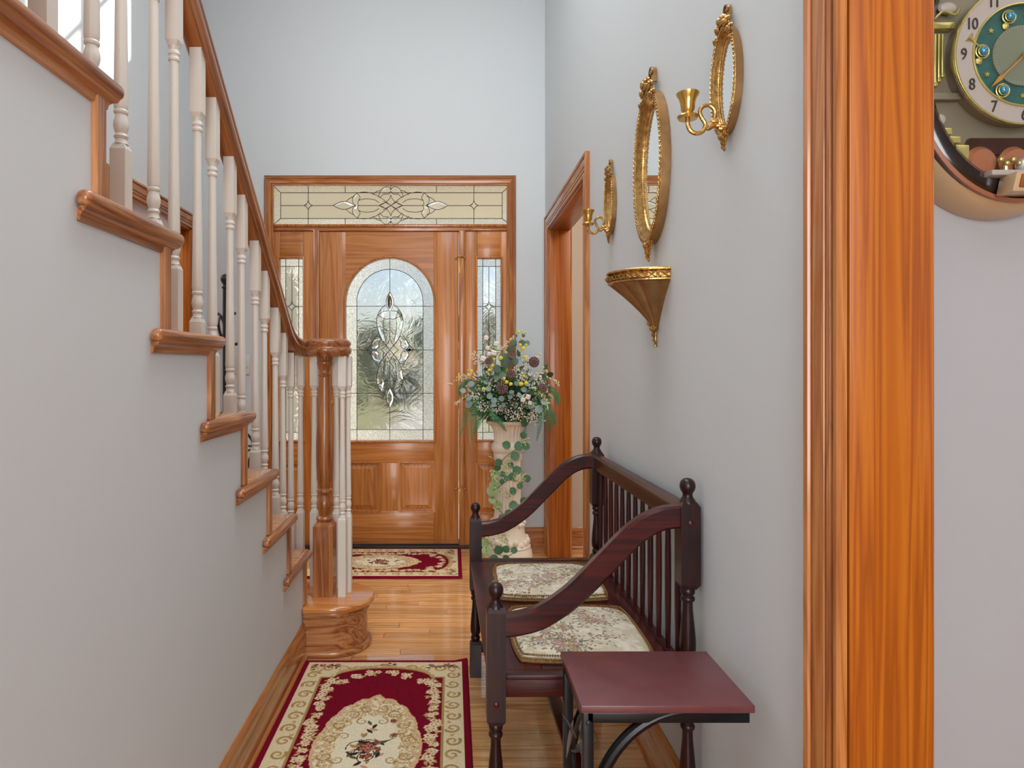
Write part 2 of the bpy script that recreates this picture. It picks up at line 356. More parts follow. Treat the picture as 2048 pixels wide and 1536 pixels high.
# baseboards
BB = [(0, 0), (0, .0145), (.092, .0145), (.1, .011), (.108, .0125), (.122, .012), (.13, .008), (.136, .006), (.14, .002), (.14, 0)]
def baseboard(name, p, q, n, label, mt='y'):
    n = Vector(n); p = Vector(p); q = Vector(q)
    mb = MB(); k = len(BB); vs = []
    for P in (p, q):
        for u, v in BB: vs.append(P+Vector((0, 0, u))+n*v)
    mb.add(vs, [(i, (i+1) % k, k+(i+1) % k, k+i) for i in range(k)]+[tuple(range(k)), tuple(range(k, 2*k))[::-1]])
    t_ = (q-p).normalized(); mb.sweep
    shoe = [(0, 0), (0, .026), (.006, .025), (.014, .02), (.019, .0145), (.019, 0)]; vs = []
    for P in (p, q):
        for u, v in shoe: vs.append(P+Vector((0, 0, u))+n*v)
    k = len(shoe); mb.add(vs, [(i, (i+1) % k, k+(i+1) % k, k+i) for i in range(k)]+[tuple(range(k)), tuple(range(k, 2*k))[::-1]])
    return struct(mb, name, TRIM[mt], label)
baseboard('baseboard_stairs', (XS, -2.9, 0), (XS, 2.735, 0), (1, 0, 0), 'amber wood baseboard along the foot of the staircase wall')
baseboard('baseboard_right', (XR, 1.115, 0), (XR, 2.93, 0), (-1, 0, 0), 'amber wood baseboard behind the dark bench')
baseboard('baseboard_front', (wx(1050), D, 0), (XR-.002, D, 0), (0, -1, 0), 'short amber baseboard behind the flower pedestal', 'x')
baseboard('baseboard_front_left', (XL, D, 0), (wx(510), D, 0), (0, -1, 0), 'amber baseboard left of the front door', 'x')
baseboard('baseboard_dining', (.73, D, 0), (3.4, D, 0), (0, -1, 0), 'amber baseboard of the beige room through the right doorway', 'x')
baseboard('baseboard_left', (XL, 3.0, 0), (XL, 3.1, 0), (1, 0, 0), 'short amber baseboard left of the stairs foot')
# ------------------------------------------------------------------ staircase
RI, GO = .2095, .2666
def rY(k): return 2.731-GO*(k-1)       # riser between tread k and k+1 (near/back face); tread k's own riser is rY(k-1)
NT = 13
sp = [(2.731, 0)]
for k in range(1, NT):
    yk = rY(k)
    sp += [(yk, RI*k+.0), (yk, RI*(k+1)-.025), (rY(k+1), RI*(k+1)-.025)] if False else []
# stepped spandrel as vertical slabs, one joined mesh
mb = MB()
poly = [(2.731, 0)]
for k in range(1, NT):
    poly += [(rY(k), RI*(k+1)-.027), (rY(k+1), RI*(k+1)-.027)]
poly += [(-2.99, RI*NT-.027), (-2.99, 0)]
mb.prism(poly, 'x', XS-.1, XS)
struct(mb, 'wall_stairs', PAINT, 'pale grey wall under the open side of the staircase')
st = thing('staircase', 'oak staircase with white-railed open side rising toward the left foreground', 'staircase', (XS, 3.0, 0), kind='structure')
del st['category']
for k in range(2, NT+1):
    fr = rY(k-1)+.03+.035; bk = rY(k)+.0 if k < NT else -2.9; z = RI*k
    mb = MB()
    near = bk-.055 if k < NT else -2.9
    # main tread body + return nosing in one outline
    yb = bk
    mb.box(-1.6, XS+.006, yb, fr, z-.027, z)
    MB().box(XS+.0005, XS+.029, near, fr, z-.0272, z+.0002).build('return_nosing', OAK['y'], st, bevel=.0125, bseg=4)
    tr_ = mb.build('tread', OAKT, st, bevel=.0115, bseg=3)
    # cove under the nosing
    cv = [(0, 0), (.021, 0), (.0185, -.006), (.012, -.009), (.008, -.014), (.0065, -.022), (0, -.024)]
    m2 = MB(); c0 = near+.012; zz = z-.0265
    vs = []; k_ = len(cv)
    for P, e in ((c0+.0, 1), (fr-.03, 1)):
        for u, v in cv: vs.append((XS+u, P+(u if P > c0+.001 else -u*.4), zz+v))
    m2.add(vs, [(i, (i+1) % k_, k_+(i+1) % k_, k_+i) for i in range(k_)]+[tuple(range(k_)), tuple(range(k_, 2*k_))[::-1]])
    vs = []
    for P in (XS, -1.6):
        for u, v in cv: vs.append((P+(u if P == XS else 0), fr-.035+u, zz+v))
    m2.add(vs, [(i, (i+1) % k_, k_+(i+1) % k_, k_+i) for i in range(k_)]+[tuple(range(k_)), tuple(range(k_, 2*k_))[::-1]])
    m2.build('cove_moulding', OAK['y'], st)
    # riser under this tread: between tread k-1 top and tread k underside
    ry = rY(k-1)
    MB().box(-1.6, XS+.011, ry, ry+.03, RI*(k-1)-.0, z-.027).build('riser', OAK['z'], st, bevel=.0012, bseg=1)
# bullnose starting step
bx, by, br_ = -.502, 2.87, .17
def bull(inset, n=22):
    r = br_-inset
    pts = [(-1.6, by+r), (bx, by+r)]+[(bx+r*math.sin(a), by+r*math.cos(a)) for a in [PI*i/n for i in range(1, n)]]+[(bx, by-r)]
    pts += [(XS+.001, by-r)]
    return pts
pl = bull(0)+[(XS+.001, 2.735), (-1.6, 2.735)]
MB().prism(bull(0)+[(XS+.001, 2.733), (-1.6, 2.733)] if by-br_ > 2.733 else bull(0)+[(XS+.001, 2.733), (-1.6, 2.733)], 'z', RI-.028, RI).build('starting_tread', OAKT, st, bevel=.011, bseg=3)
MB().prism(bull(.032)+[(XS+.001, 2.74), (-1.6, 2.74)], 'z', 0, RI-.027).build('bullnose_riser', OAK['x'], st)
MB().prism(bull(.018)+[(XS+.001, 2.738), (-1.6, 2.738)], 'z', RI-.05, RI-.028).build('cove_moulding', OAK['x'], st, bevel=.006)
MB().prism(bull(.014)+[(XS+.001, 2.738), (-1.6, 2.738)], 'z', 0, .024).build('shoe_moulding', OAK['x'], st, bevel=.008)
# upper landing floor behind the viewpoint
# ------------------------------------------------------------------ railing
rl = thing('stair_railing', 'cream balusters under an oak handrail that curls over a turned newel post', 'railing', (-.69, 2.87, RI))
XB = -.69
def under(Y): return 2.032-.786*(Y-1.81)
turn = [(0, .0145), (.004, .0125), (.010, .0115), (.013, .0135), (.0165, .0145), (.019, .0125), (.022, .011), (.03, .0135), (.038, .0152), (.046, .0148), (.055, .0125), (.061, .0112), (.064, .0138), (.068, .0145), (.072, .0125), (.075, .0135), (.082, .0145),
        (.2, .0128), (.35, .0112), (.502, .0105), (.504, .0135), (.509, .0145), (.513, .012), (.517, .012), (.52, .0142), (.525, .0142), (.53, .0115), (.535, .0125), (.54, .0145)]
def baluster(x, Y, z0, zb, ztop, slope=.786):
    mb = MB(); h = .016
    mb.frus((x, Y), z0, zb-.012, h, h); mb.frus((x, Y), zb-.012, zb, h, h*.72)
    mb.lathe([(r, zb+z) for z, r in turn], (x, Y, 0), 14)
    zu = zb+.54
    mb.frus((x, Y), zu, zu+.012, h*.72, h)
    d = h*slope
    mb.add([(x-h, Y-h, zu+.012), (x+h, Y-h, zu+.012), (x+h, Y+h, zu+.012), (x-h, Y+h, zu+.012), (x-h, Y-h, ztop+d), (x+h, Y-h, ztop+d), (x+h, Y+h, ztop-d), (x-h, Y+h, ztop-d)],
        [(0,3,2,1),(4,5,6,7),(0,1,5,4),(1,2,6,5),(2,3,7,6),(3,0,4,7)])
    mb.build('baluster', CREAM, rl, bevel=0, ang=28)
for i in range(-6, 5):
    for Y in (1.40+GO*i, 1.553+GO*i):
        if Y > 2.70: continue
        k = 1
        for kk in range(1, NT):
            if rY(kk) <= Y < rY(kk)+GO: k = kk
        baluster(XB, Y, RI*k-.001, 1.652-.786*(Y-1.387), under(Y)+.004)
baluster(XB, 2.737, RI-.001, .592, under(2.737)+.004)
baluster(XB, 2.873, RI-.001, .545, 1.234, .3)
for (x, Y) in ((-.674, 2.982), (-.466, 2.845), (-.452, 2.91), (-.512, 2.965), (-.614, 2.985)):
    baluster(x, Y, RI-.001, .545, 1.224, 0)
# newel
nx, ny = -.545, 2.868
mb = MB(); mb.frus((nx, ny), RI-.001, .505, .042, .042); mb.frus((nx, ny), .505, .522, .042, .030)
mb.lathe([(.030, .52), (.034, .527), (.036, .534), (.032, .541), (.022, .546), (.024, .556), (.031, .575), (.034, .592), (.033, .606), (.026, .622), (.021, .634), (.023, .638), (.032, .643), (.034, .650), (.031, .658), (.025, .662), (.026, .668),
    (.034, .70), (.0365, .78), (.0365, .86), (.033, .95), (.028, 1.04), (.0245, 1.12), (.0235, 1.135), (.027, 1.139), (.028, 1.145), (.0245, 1.15), (.022, 1.158), (.025, 1.168), (.031, 1.185), (.033, 1.19), (.0335, 1.2), (.031, 1.204), (.0335, 1.209), (.0335, 1.226)], (nx, ny, 0), 24)
mb.build('newel_post', NEWEL, rl)
# handrail, easing and volute
HP = [(-.022, -.036), (.022, -.036), (.024, -.028), (.030, -.024), (.033, -.014), (.0325, -.002), (.026, .004), (.027, .010), (.031, .016), (.030, .026), (.022, .034), (.010, .038), (-.010, .038), (-.022, .034), (-.030, .026), (-.031, .016), (-.027, .010), (-.026, .004), (-.0325, -.002), (-.033, -.014), (-.030, -.024), (-.024, -.028)]
off = .036/math.cos(math.atan(.786))
path = [(XB, -.3+i*.16, under(-.3+i*.16)+off) for i in range(20)]
path = [p for p in path if p[1] < 2.70]
path += [(XB, 2.74, under(2.74)+off), (XB+.001, 2.80, 1.308), (XB+.005, 2.86, 1.281), (XB+.017, 2.925, 1.264), (-.645, 2.975, 1.2595), (-.595, 3.0, 1.2585), (-.535, 2.99, 1.2585), (-.49, 2.955, 1.2585),
    (-.468, 2.90, 1.2585), (-.471, 2.845, 1.2585), (-.50, 2.805, 1.2585), (-.545, 2.795, 1.2585), (-.58, 2.82, 1.2585), (-.59, 2.86, 1.2585), (-.57, 2.89, 1.2585), (-.545, 2.88, 1.2585)]
cx, cy = -.535, 2.868
path = bez(path, 4)
MB().sweep3(path, HP).build('handrail', RAILW, rl, ang=50)
MB().lathe([(.001, 1.222), (.05, 1.222), (.054, 1.23), (.052, 1.26), (.045, 1.28), (.03, 1.294), (.0, 1.297)], (cx-.004, cy+.0, 0), 28).build('volute_eye', RAILW, rl)
# ------------------------------------------------------------------ front entry: casing, frame, transom, sidelights, door
def P2(px, py, Y=D): return (wx(px), wz(py))
YF = D+.012      # frame face
tr = thing('trim_4', 'moulded amber casing round the front door, transom and sidelights', None, (wx(780), D, 0), kind='structure')
for q in range(3): MB().sweep([(wx(530), D, 0), (wx(530), D, wz(354)), (wx(1031), D, wz(354)), (wx(1031), D, 0)], [(u*.66, v) for u, v in CAS], (0, -1, 0), only=q).build('casing', TRIM['zxz'[q]], tr)
# frame members
fr = MB()
def fbox(mb, x0, x1, y0, y1, ya=YF, yb=D+.12): mb.box(wx(x0), wx(x1), ya, yb, wz(y1), wz(y0)); return mb
EP = EYE*0
for nm, a in (('frame_jamb', (527, 536, 350, 1094.9)), ('frame_jamb', (1026, 1033, 350, 1094.9)), ('frame_post', (625, 637.5, 460, 1094.9)), ('frame_post', (918, 930, 460, 1094.9)), ('head_rail', (536, 1026, 350, 361)), ('transom_bar', (536, 1026, 449, 461)),):
    fbox(MB(), *a).build(nm, TRIM['x' if 'r' == nm[-1] or nm == 'head_rail' else 'z'], tr, bevel=.003)
MB().box(wx(536), wx(1026), D-.01, D+.16, 0, .018).build('threshold', plain('dark_threshold', (.03, .02, .015, 1), .5), tr, bevel=.003)
def frame_mould(par, x0, y0, x1, y1, wdt=5, pro=.012, Y=YF, mat=None, name='glazing_bead'):
    pf = [(0, -.004), (0, pro*.5), (wdt*.35/308.5, pro), (wdt*.75/308.5, pro*.8), (wdt/308.5, .002), (wdt/308.5, -.004)]
    return MB().sweep([(wx(x0), Y, wz(y1)), (wx(x0), Y, wz(y0)), (wx(x1), Y, wz(y0)), (wx(x1), Y, wz(y1))], pf, (0, -1, 0), closed=True).build(name, mat or TRIM['z'], par)
def pane(par, pts, Y, mat, name='pane', th=.004, inset=.0008):
    mb = MB().prism([(wx(a), wz(b)) for a, b in pts], 'y', Y, Y+th); return mb.build(name, mat, par, smooth=False)
def came(mb, pts, Y, r=.0022, n=1):
    pp = [(wx(a), Y, wz(b)) for a, b in pts]
    if n > 1: pp = bez(pp, n)
    mb.tube(pp, r, 6)
def mirror4(pts, cx, cy, sx=1, sy=1):
    return [[(cx+a*dx*sx, cy+b*dy*sy) for a, b in pts] for dx in (1, -1) for dy in (1, -1)]
def bevelpiece(par, outline, Y, mat, h=.004):
    n = len(outline); cx_ = sum(p[0] for p in outline)/n; cy_ = sum(p[1] for p in outline)/n
    ins = [(cx_+(a-cx_)*.62, cy_+(b-cy_)*.62) for a, b in outline]
    vs = [(wx(a), Y, wz(b)) for a, b in outline]+[(wx(a), Y-h, wz(b)) for a, b in ins]+[(wx(a), Y+.001, wz(b)) for a, b in outline]
    fs = [(i, (i+1) % n, n+(i+1) % n, n+i) for i in range(n)]+[tuple(range(n, 2*n)), tuple(range(2*n, 3*n))[::-1]]+[(2*n+i, 2*n+(i+1) % n, (i+1) % n, i) for i in range(n)]
    MB().add(vs, fs).build('glass_bevel', mat, par, smooth=False)
def leaf(cx_, cy_, hw, hh, n=8, vert=True):
    pts = []
    for i in range(n): t = i/n; pts.append((hw*math.sin(PI*t), -hh+2*hh*t))
    for i in range(n): t = i/n; pts.append((-hw*math.sin(PI*t), hh-2*hh*t))
    if not vert: pts = [(b, a) for a, b in pts]
    return [(cx_+a, cy_+b) for a, b in pts]
def cstar(cx_, cy_, a, b):   # concave diamond
    pts = []
    for (p, q) in (((0, -b), (a, 0)), ((a, 0), (0, b)), ((0, b), (-a, 0)), ((-a, 0), (0, -b))):
        for k in range(5):
            t = k/5; m = (0, 0)
            pts.append((cx_+(1-t)**2*p[0]+2*t*(1-t)*m[0]*.0+t*t*q[0]+2*t*(1-t)*(p[0]+q[0])*.12, cy_+(1-t)**2*p[1]+t*t*q[1]+2*t*(1-t)*(p[1]+q[1])*.12))
    return pts
# ---- transom
GY = D+.05
wn = thing('window_1', 'leaded glass transom window with scroll tracery above the front door', None, (wx(780), GY, wz(407)), kind='structure')
frame_mould(wn, 541, 365, 1022, 448, wdt=-6)
X0, X1, Y0, Y1 = 539, 1024, 364, 449; ix0, ix1, iy0, iy1, my = 557.5, 1005.5, 381.5, 433.7, 407.5
pane(wn, [(X0, Y0), (ix0, iy0), (ix0, iy1), (X0, Y1)], GY, G_BORDER); pane(wn, [(X1, Y0), (X1, Y1), (ix1, iy1), (ix1, iy0)], GY, G_BORDER)
vx = [ix0, 613.4, 688, 780, 872.7, 948.3, ix1]
for i in range(6):
    a, b_ = vx[i], vx[i+1]; a2 = X0 if i == 0 else a; b2 = X1 if i == 5 else b_
    pane(wn, [(a2, Y0), (b2, Y0), (b_, iy0), (a, iy0)], GY, G_BORDER); pane(wn, [(a, iy1), (b_, iy1), (b2, Y1), (a2, Y1)], GY, G_BORDER)
for a, b_ in ((ix0, 613.4), (613.4, 780), (780, 948.3), (948.3, ix1)):
    pane(wn, [(a, iy0), (b_, iy0), (b_, my), (a, my)], GY, G_SEED); pane(wn, [(a, my), (b_, my), (b_, iy1), (a, iy1)], GY, G_SEED)
cm = MB(); K = 1/3.864
for p in ([(ix0, iy0), (ix1, iy0)], [(ix0, iy1), (ix1, iy1)], [(ix0, iy0), (ix0, iy1)], [(ix1, iy0), (ix1, iy1)], [(X0, Y0), (ix0, iy0)], [(X0, Y1), (ix0, iy1)], [(X1, Y0), (ix1, iy0)], [(X1, Y1), (ix1, iy1)],
          [(613.4, Y0), (613.4, 397)], [(613.4, 418), (613.4, Y1)], [(948.3, Y0), (948.3, 397)], [(948.3, 418), (948.3, Y1)], [(688, Y0), (688, iy0)], [(688, Y1), (688, iy1)], [(872.7, Y0), (872.7, iy0)], [(872.7, Y1), (872.7, iy1)],
          [(780, Y0), (780, 376)], [(780, Y1), (780, 439)], [(ix0, my), (603, my)], [(624, my), (664, my)], [(959, my), (ix1, my)], [(896, my), (938, my)], [(716, my), (757, my)], [(803, my), (844, my)]): came(cm, p, GY-.001)
for cx0 in (613.4, 948.3):
    s_ = cstar(cx0, my, 10.5, 10.5); came(cm, s_+[s_[0]], GY-.003); bevelpiece(wn, s_, GY-.002, G_CLEAR)
for cx0 in (685.5, 874.5):
    s_ = leaf(cx0, my, 8, 21.5, 8, False); came(cm, s_+[s_[0]], GY-.003); bevelpiece(wn, s_, GY-.002, G_CLEAR)
tc_ = [[(-60, -33), (0, 0), (80, 62), (150, 95), (210, 105), (262, 98)], [(92, 22), (130, 45), (200, 52), (252, 40)], [(262, 98), (298, 62), (295, 18), (275, 0)], [(262, 98), (240, 62), (252, 38), (258, 12), (248, 0)],
       [(0, 122), (20, 145), (52, 142), (80, 112), (98, 66)], [(0, 110), (18, 90), (55, 88), (75, 72), (90, 58)], [(80, 118), (112, 108), (142, 84)], [(0, 82), (14, 48), (50, 18), (92, 0)], [(282, 72), (322, 55), (352, 28)], [(58, 18), (78, 8), (92, 0)]]
for c_ in tc_:
    for q in mirror4(c_, 780.3, my, K, K): came(cm, q, GY-.003, .002, 4)
cm.build('lead_came', CAME, wn)
# lobes as bevel pieces
for q in mirror4([(0, 122), (20, 145), (52, 142), (80, 112), (75, 90), (40, 86), (14, 94)], 780.3, my, K, K): bevelpiece(wn, q, GY-.002, G_CLEAR)
for q in mirror4([(262, 96), (290, 62), (290, 20), (262, 4), (255, 34), (246, 62)], 780.3, my, K, K): bevelpiece(wn, q, GY-.002, G_CLEAR)
# ---- sidelights
def sidelight(nm, cxp, label, mir):
    w_ = thing(nm, label, None, (wx(cxp), YF, 0), kind='structure'); sgn = -1 if mir else 1
    fx0, fx1 = cxp-45.5, cxp+45.5
    if mir: fx0, fx1 = 536, 625
    else: fx0, fx1 = 930, 1026
    gx0, gx1, gy0, gy1 = cxp-23.5, cxp+23.5, 516, 881
    Ya, Yb = D+.02, D+.06
    fbox(MB(), fx0, gx0, 461, 1093, Ya, Yb).build('stile', DOORW['z'], w_, bevel=.002); fbox(MB(), gx1, fx1, 461, 1093, Ya, Yb).build('stile', DOORW['z'], w_, bevel=.002)
    fbox(MB(), gx0, gx1, 461, gy0, Ya, Yb).build('top_rail', DOORW['x'], w_, bevel=.001)
    fbox(MB(), gx0, gx1, gy1, 930, Ya, Yb).build('lock_rail', DOORW['x'], w_, bevel=.001); fbox(MB(), gx0, gx1, 1028, 1093, Ya, Yb).build('bottom_rail', DOORW['x'], w_, bevel=.001)
    raised(w_, gx0, gx1, 930, 1028, Ya)
    frame_mould(w_, gx0, gy0, gx1, gy1, wdt=-4, Y=Ya, mat=DOORW['z']); frame_mould(w_, fx0, 461, fx1, 1094, wdt=-4, Y=Ya, mat=TRIM['z'], name='stop_bead')
    g = D+.042; a0, a1, cl = cxp-12.5, cxp+13.5, cxp; t0, hy, by0, by1 = 531, 612, 866, 881
    pane(w_, [(gx0, gy0), (a0, gy0), (a0, t0), (gx0, t0)], g, G_BORDER); pane(w_, [(a0, gy0), (a1, gy0), (a1, t0), (a0, t0)], g, G_BORDER); pane(w_, [(a1, gy0), (gx1, gy0), (gx1, t0), (a1, t0)], g, G_BORDER)
    for p, q in ((t0, hy), (hy, 700), (700, 790), (790, by0)):
        pane(w_, [(gx0, p), (a0, p), (a0, q), (gx0, q)], g, G_BORDER); pane(w_, [(a1, p), (gx1, p), (gx1, q), (a1, q)], g, G_BORDER)
        pane(w_, [(a0, p), (cl, p), (cl, q), (a0, q)], g, G_WAVE); pane(w_, [(cl, p), (a1, p), (a1, q), (cl, q)], g, G_WAVE)
    pane(w_, [(gx0, by0), (a0, by0), (a0, by1), (gx0, by1)], g, G_BORDER); pane(w_, [(a0, by0), (a1, by0), (a1, by1), (a0, by1)], g, G_BORDER); pane(w_, [(a1, by0), (gx1, by0), (gx1, by1), (a1, by1)], g, G_BORDER)
    c = MB()
    for p in ([(a0, gy0), (a0, gy1)], [(a1, gy0), (a1, gy1)], [(gx0, t0), (gx1, t0)], [(gx0, by0), (gx1, by0)], [(cl, t0), (cl, hy-11)], [(cl, hy+11), (cl, 770)], [(cl, 792), (cl, by0)], [(gx0, hy), (cl-10, hy)], [(cl+10, hy), (gx1, hy)], [(gx0, 700), (a0, 700)], [(a1, 700), (gx1, 700)], [(gx0, 790), (a0, 790)], [(a1, 790), (gx1, 790)]): came(c, p, g-.001)
    for q in (hy, 781):
        s_ = cstar(cl, q, 10.5, 11); came(c, s_+[s_[0]], g-.003); bevelpiece(w_, s_, g-.002, G_CLEAR)
    c.build('lead_came', CAME, w_)
def raised(par, x0, x1, y0, y1, Ya, name='raised_panel'):
    a, b_, c, d = wx(x0), wx(x1), wz(y1), wz(y0); m_ = .006; s_ = .034
    MB().box(a-.004, b_+.004, Ya+.014, Ya+.03, c-.004, d+.004).build('panel_back', DOORW['z'], par)
    mb = MB(); z = [(a+m_, b_-m_, c+m_, d-m_, Ya+.0145), (a+m_+.004, b_-m_-.004, c+m_+.004, d-m_-.004, Ya+.013), (a+s_, b_-s_, c+s_, d-s_, Ya+.006), (a+s_+.003, b_-s_-.003, c+s_+.003, d-s_-.003, Ya+.003)]
    vs = []
    for (p, q, r, s2, yy) in z: vs += [(p, yy, r), (q, yy, r), (q, yy, s2), (p, yy, s2)]
    fs = []
    for k in range(3):
        for i in range(4): fs.append((k*4+i, k*4+(i+1) % 4, k*4+4+(i+1) % 4, k*4+4+i))
    fs += [(12, 13, 14, 15), (3, 2, 1, 0)]
    mb.add(vs, fs).build(name, DOORW['z'], par, smooth=False)
    frame_mould(par, x0, y0, x1, y1, wdt=-3.5, pro=.002, Y=Ya, mat=DOORW['z'], name='panel_bead')
sidelight('window_2', 581, 'leaded glass sidelight left of the front door behind the balusters', True)
sidelight('window_3', 978.5, 'leaded glass sidelight right of the front door behind the flowers', False)
# ---- door
dr = thing('door_1', 'amber mahogany front door with arched leaded glass light and two raised panels', None, (wx(778), D+.02, 0), kind='structure')
Ya, Yb = D+.022, D+.066
dx0, dx1, dy0, dy1 = 638, 917.3, 462, 1089; gx0, gx1, spy, gb = 690, 867, 603.5, 882; ccx = 778.5
fbox(MB(), dx0, gx0, dy0, dy1, Ya, Yb).build('stile', DOORW['z'], dr, bevel=.0012); fbox(MB(), gx1, dx1, dy0, dy1, Ya, Yb).build('stile', DOORW['z'], dr, bevel=.0012)
arc = [(ccx+88.5*math.cos(t*PI/24), spy-88.5*math.sin(t*PI/24)) for t in range(25)]
# arched top rail as two halves so that each polygon stays simple
pr = [(ccx, dy0), (gx1, dy0)]+arc[:13]; plf = [(gx0, dy0), (ccx, dy0)]+arc[12:]
mb = MB(); mb.prism([(wx(a), wz(b)) for a, b in pr], 'y', Ya, Yb); mb.prism([(wx(a), wz(b)) for a, b in plf], 'y', Ya, Yb)
mb.build('arched_top_rail', DOORW['x'], dr, smooth=False)
fbox(MB(), gx0, gx1, gb, 927, Ya, Yb).build('lock_rail', DOORW['x'], dr, bevel=.0012)
fbox(MB(), 757, 799, 927, 1023, Ya, Yb).build('mullion', DOORW['z'], dr, bevel=.0012); fbox(MB(), gx0, gx1, 1023, dy1, Ya, Yb).build('bottom_rail', DOORW['x'], dr, bevel=.0012)
fbox(MB(), 638, 690, 1089, 1093, Ya+.01, Yb); 
raised(dr, 691, 757, 927, 1023, Ya); raised(dr, 799, 867, 927, 1023, Ya)
bd = [(0, -.004), (0, .006), (.005, .011), (.011, .010), (.015, .003), (.015, -.004)]
pth = [(wx(gx0), Ya, wz(gb)), (wx(gx1), Ya, wz(gb))]+[(wx(a), Ya, wz(b)) for a, b in arc]
MB().sweep(pth, bd, (0, -1, 0), closed=True, flip=False).build('glass_bead', DOORW['z'], dr)
g = D+.045; q_ = lambda r, t0, t1, n=10: [(ccx+r*math.cos(PI*(t0+(t1-t0)*i/n)), spy-r*math.sin(PI*(t0+(t1-t0)*i/n))) for i in range(n+1)]
GX0, GX1, i0, i1 = 687, 870, 712, 845.5; ri = 67
hl = [611.5, 699.6, 787, 860.5, 884]
pane(dr, q_(91, 0, .5)+q_(ri, .5, 0)+[(i1, hl[0]), (GX1, hl[0])], g, G_BORDER); pane(dr, q_(91, .5, 1)+[(GX0, hl[0]), (i0, hl[0])]+q_(ri, 1, .5), g, G_BORDER)
for k in range(3):
    pane(dr, [(GX0, hl[k]), (i0, hl[k]), (i0, hl[k+1]), (GX0, hl[k+1])], g, G_BORDER); pane(dr, [(i1, hl[k]), (GX1, hl[k]), (GX1, hl[k+1]), (i1, hl[k+1])], g, G_BORDER)
    pane(dr, [(i0, hl[k]), (ccx, hl[k]), (ccx, hl[k+1]), (i0, hl[k+1])], g, G_WAVE); pane(dr, [(ccx, hl[k]), (i1, hl[k]), (i1, hl[k+1]), (ccx, hl[k+1])], g, G_WAVE)
for a, b_ in ((GX0, i0), (i0, ccx), (ccx, i1), (i1, GX1)): pane(dr, [(a, hl[3]), (b_, hl[3]), (b_, hl[4]), (a, hl[4])], g, G_BORDER)
pane(dr, [(ccx, hl[0])]+[(i1, hl[0])]+q_(ri, 0, .5), g, G_WAVE); pane(dr, q_(ri, .5, 1)+[(i0, hl[0]), (ccx, hl[0])], g, G_WAVE)
c = MB(); K = 1/3.746; cyd = 699.6
came(c, q_(ri, 0, 1, 24), g-.001); came(c, [(i0, spy), (i0, 884)], g-.001); came(c, [(i1, spy), (i1, 884)], g-.001)
for p in ([(GX0, hl[0]), (770, hl[0])], [(787, hl[0]), (GX1, hl[0])], [(GX0, hl[1]), (731, hl[1])], [(826, hl[1]), (GX1, hl[1])], [(GX0, hl[2]), (770, hl[2])], [(787, hl[2]), (GX1, hl[2])], [(GX0, hl[3]), (GX1, hl[3])],
          [(ccx, 512), (ccx, 582)], [(ccx, 816), (ccx, 884)], [(ccx, 624), (ccx, 676)], [(ccx, 723), (ccx, 767)]): came(c, p, g-.001, .002)
dc = [[(-60, 75), (0, 0), (60, -75), (92, -160), (100, -225), (88, -275), (62, -315), (32, -342)], [(28, -60), (42, -110), (50, -170), (50, -215), (44, -245)], [(0, -238), (26, -232), (60, -246), (90, -262)], [(12, -295), (50, -292), (90, -262)],
      [(88, -128), (112, -96), (128, -66), (142, -40), (178, 0)], [(66, -86), (82, -104), (110, -98)], [(64, -84), (82, -62), (84, -28), (110, -6), (138, -14), (142, -44), (120, -78), (86, -92)], [(178, 0), (152, 8), (134, 30), (104, 4)], [(0, -85), (26, -38), (66, 0)]]
for q in dc:
    for z_ in mirror4(q, ccx, cyd, K, K): came(c, z_, g-.003, .002, 4)
for yy in (423, 1147):
    s_ = leaf(ccx, 490+yy*K, 7.6, 20.5); came(c, s_+[s_[0]], g-.004); bevelpiece(dr, s_, g-.003, G_CLEAR, .006)
c.build('lead_came', CAME, dr)
came_in = MB().lathe([(.0, -.001), (.013, -.001), (.013, .001), (0, .001)], (0, 0, 0), 18, 'y', sx=1, sy=1.0)
for q in mirror4([(100, -225), (88, -275), (62, -315), (44, -250), (50, -215), (48, -160), (30, -70), (50, -65), (88, -150)], ccx, cyd, K, K): bevelpiece(dr, q, g-.002, G_CLEAR, .005)
for q in mirror4([(66, -84), (84, -62), (86, -28), (110, -6), (138, -14), (140, -44), (118, -76), (92, -88)], ccx, cyd, K, K): bevelpiece(dr, q, g-.002, G_CLEAR, .006)
for q in mirror4([(178, 0), (150, -16), (120, 0), (134, 22), (152, 8)], ccx, cyd, K, K)[:2]: bevelpiece(dr, q, g-.002, G_CLEAR, .006)
for s_ in (cstar(ccx, cyd-11, 7, 11), cstar(ccx, cyd+11, 7, 11), cstar(ccx-9, cyd, 9, 9), cstar(ccx+9, cyd, 9, 9)): bevelpiece(dr, s_, g-.002, G_CLEAR, .006)
# dark oval jewel
MB().ball((wx(ccx), g-.006, wz(603)), .0165, 16, 10, (.9, .12, 2.6)).build('oval_jewel', plain('smoky_jewel', (.09, .075, .05, 1), .15, metal=.3), dr)
# hinges, bolts, locks
def hinge(y0, y1, arm):
    h = MB().lathe([(0, wz(y1)-.006), (.004, wz(y1)-.004), (.0055, wz(y1)), (.0055, wz(y0)), (.004, wz(y0)+.004), (0, wz(y0)+.006)], (wx(919.5), Ya-.006, 0), 10)
    h.box(wx(917.5), wx(922.5), Ya-.006, Ya+.002, wz(y1), wz(y0)).build('hinge', BRASS, dr)
    if arm:
        m_ = MB().tube([(wx(912), Ya-.012, wz(arm+2)), (wx(917), Ya-.02, wz(arm)), (wx(923), Ya-.02, wz(arm-1)), (wx(930), Ya-.012, wz(arm+2))], .004, 8); m_.ball((wx(912), Ya-.012, wz(arm+2)), .0065); m_.ball((wx(930), Ya-.012, wz(arm+2)), .0065)
        m_.build('hinge_stop', BRASS, dr)
hinge(514, 546, 513); hinge(746, 776, None); hinge(978, 1008, 976)
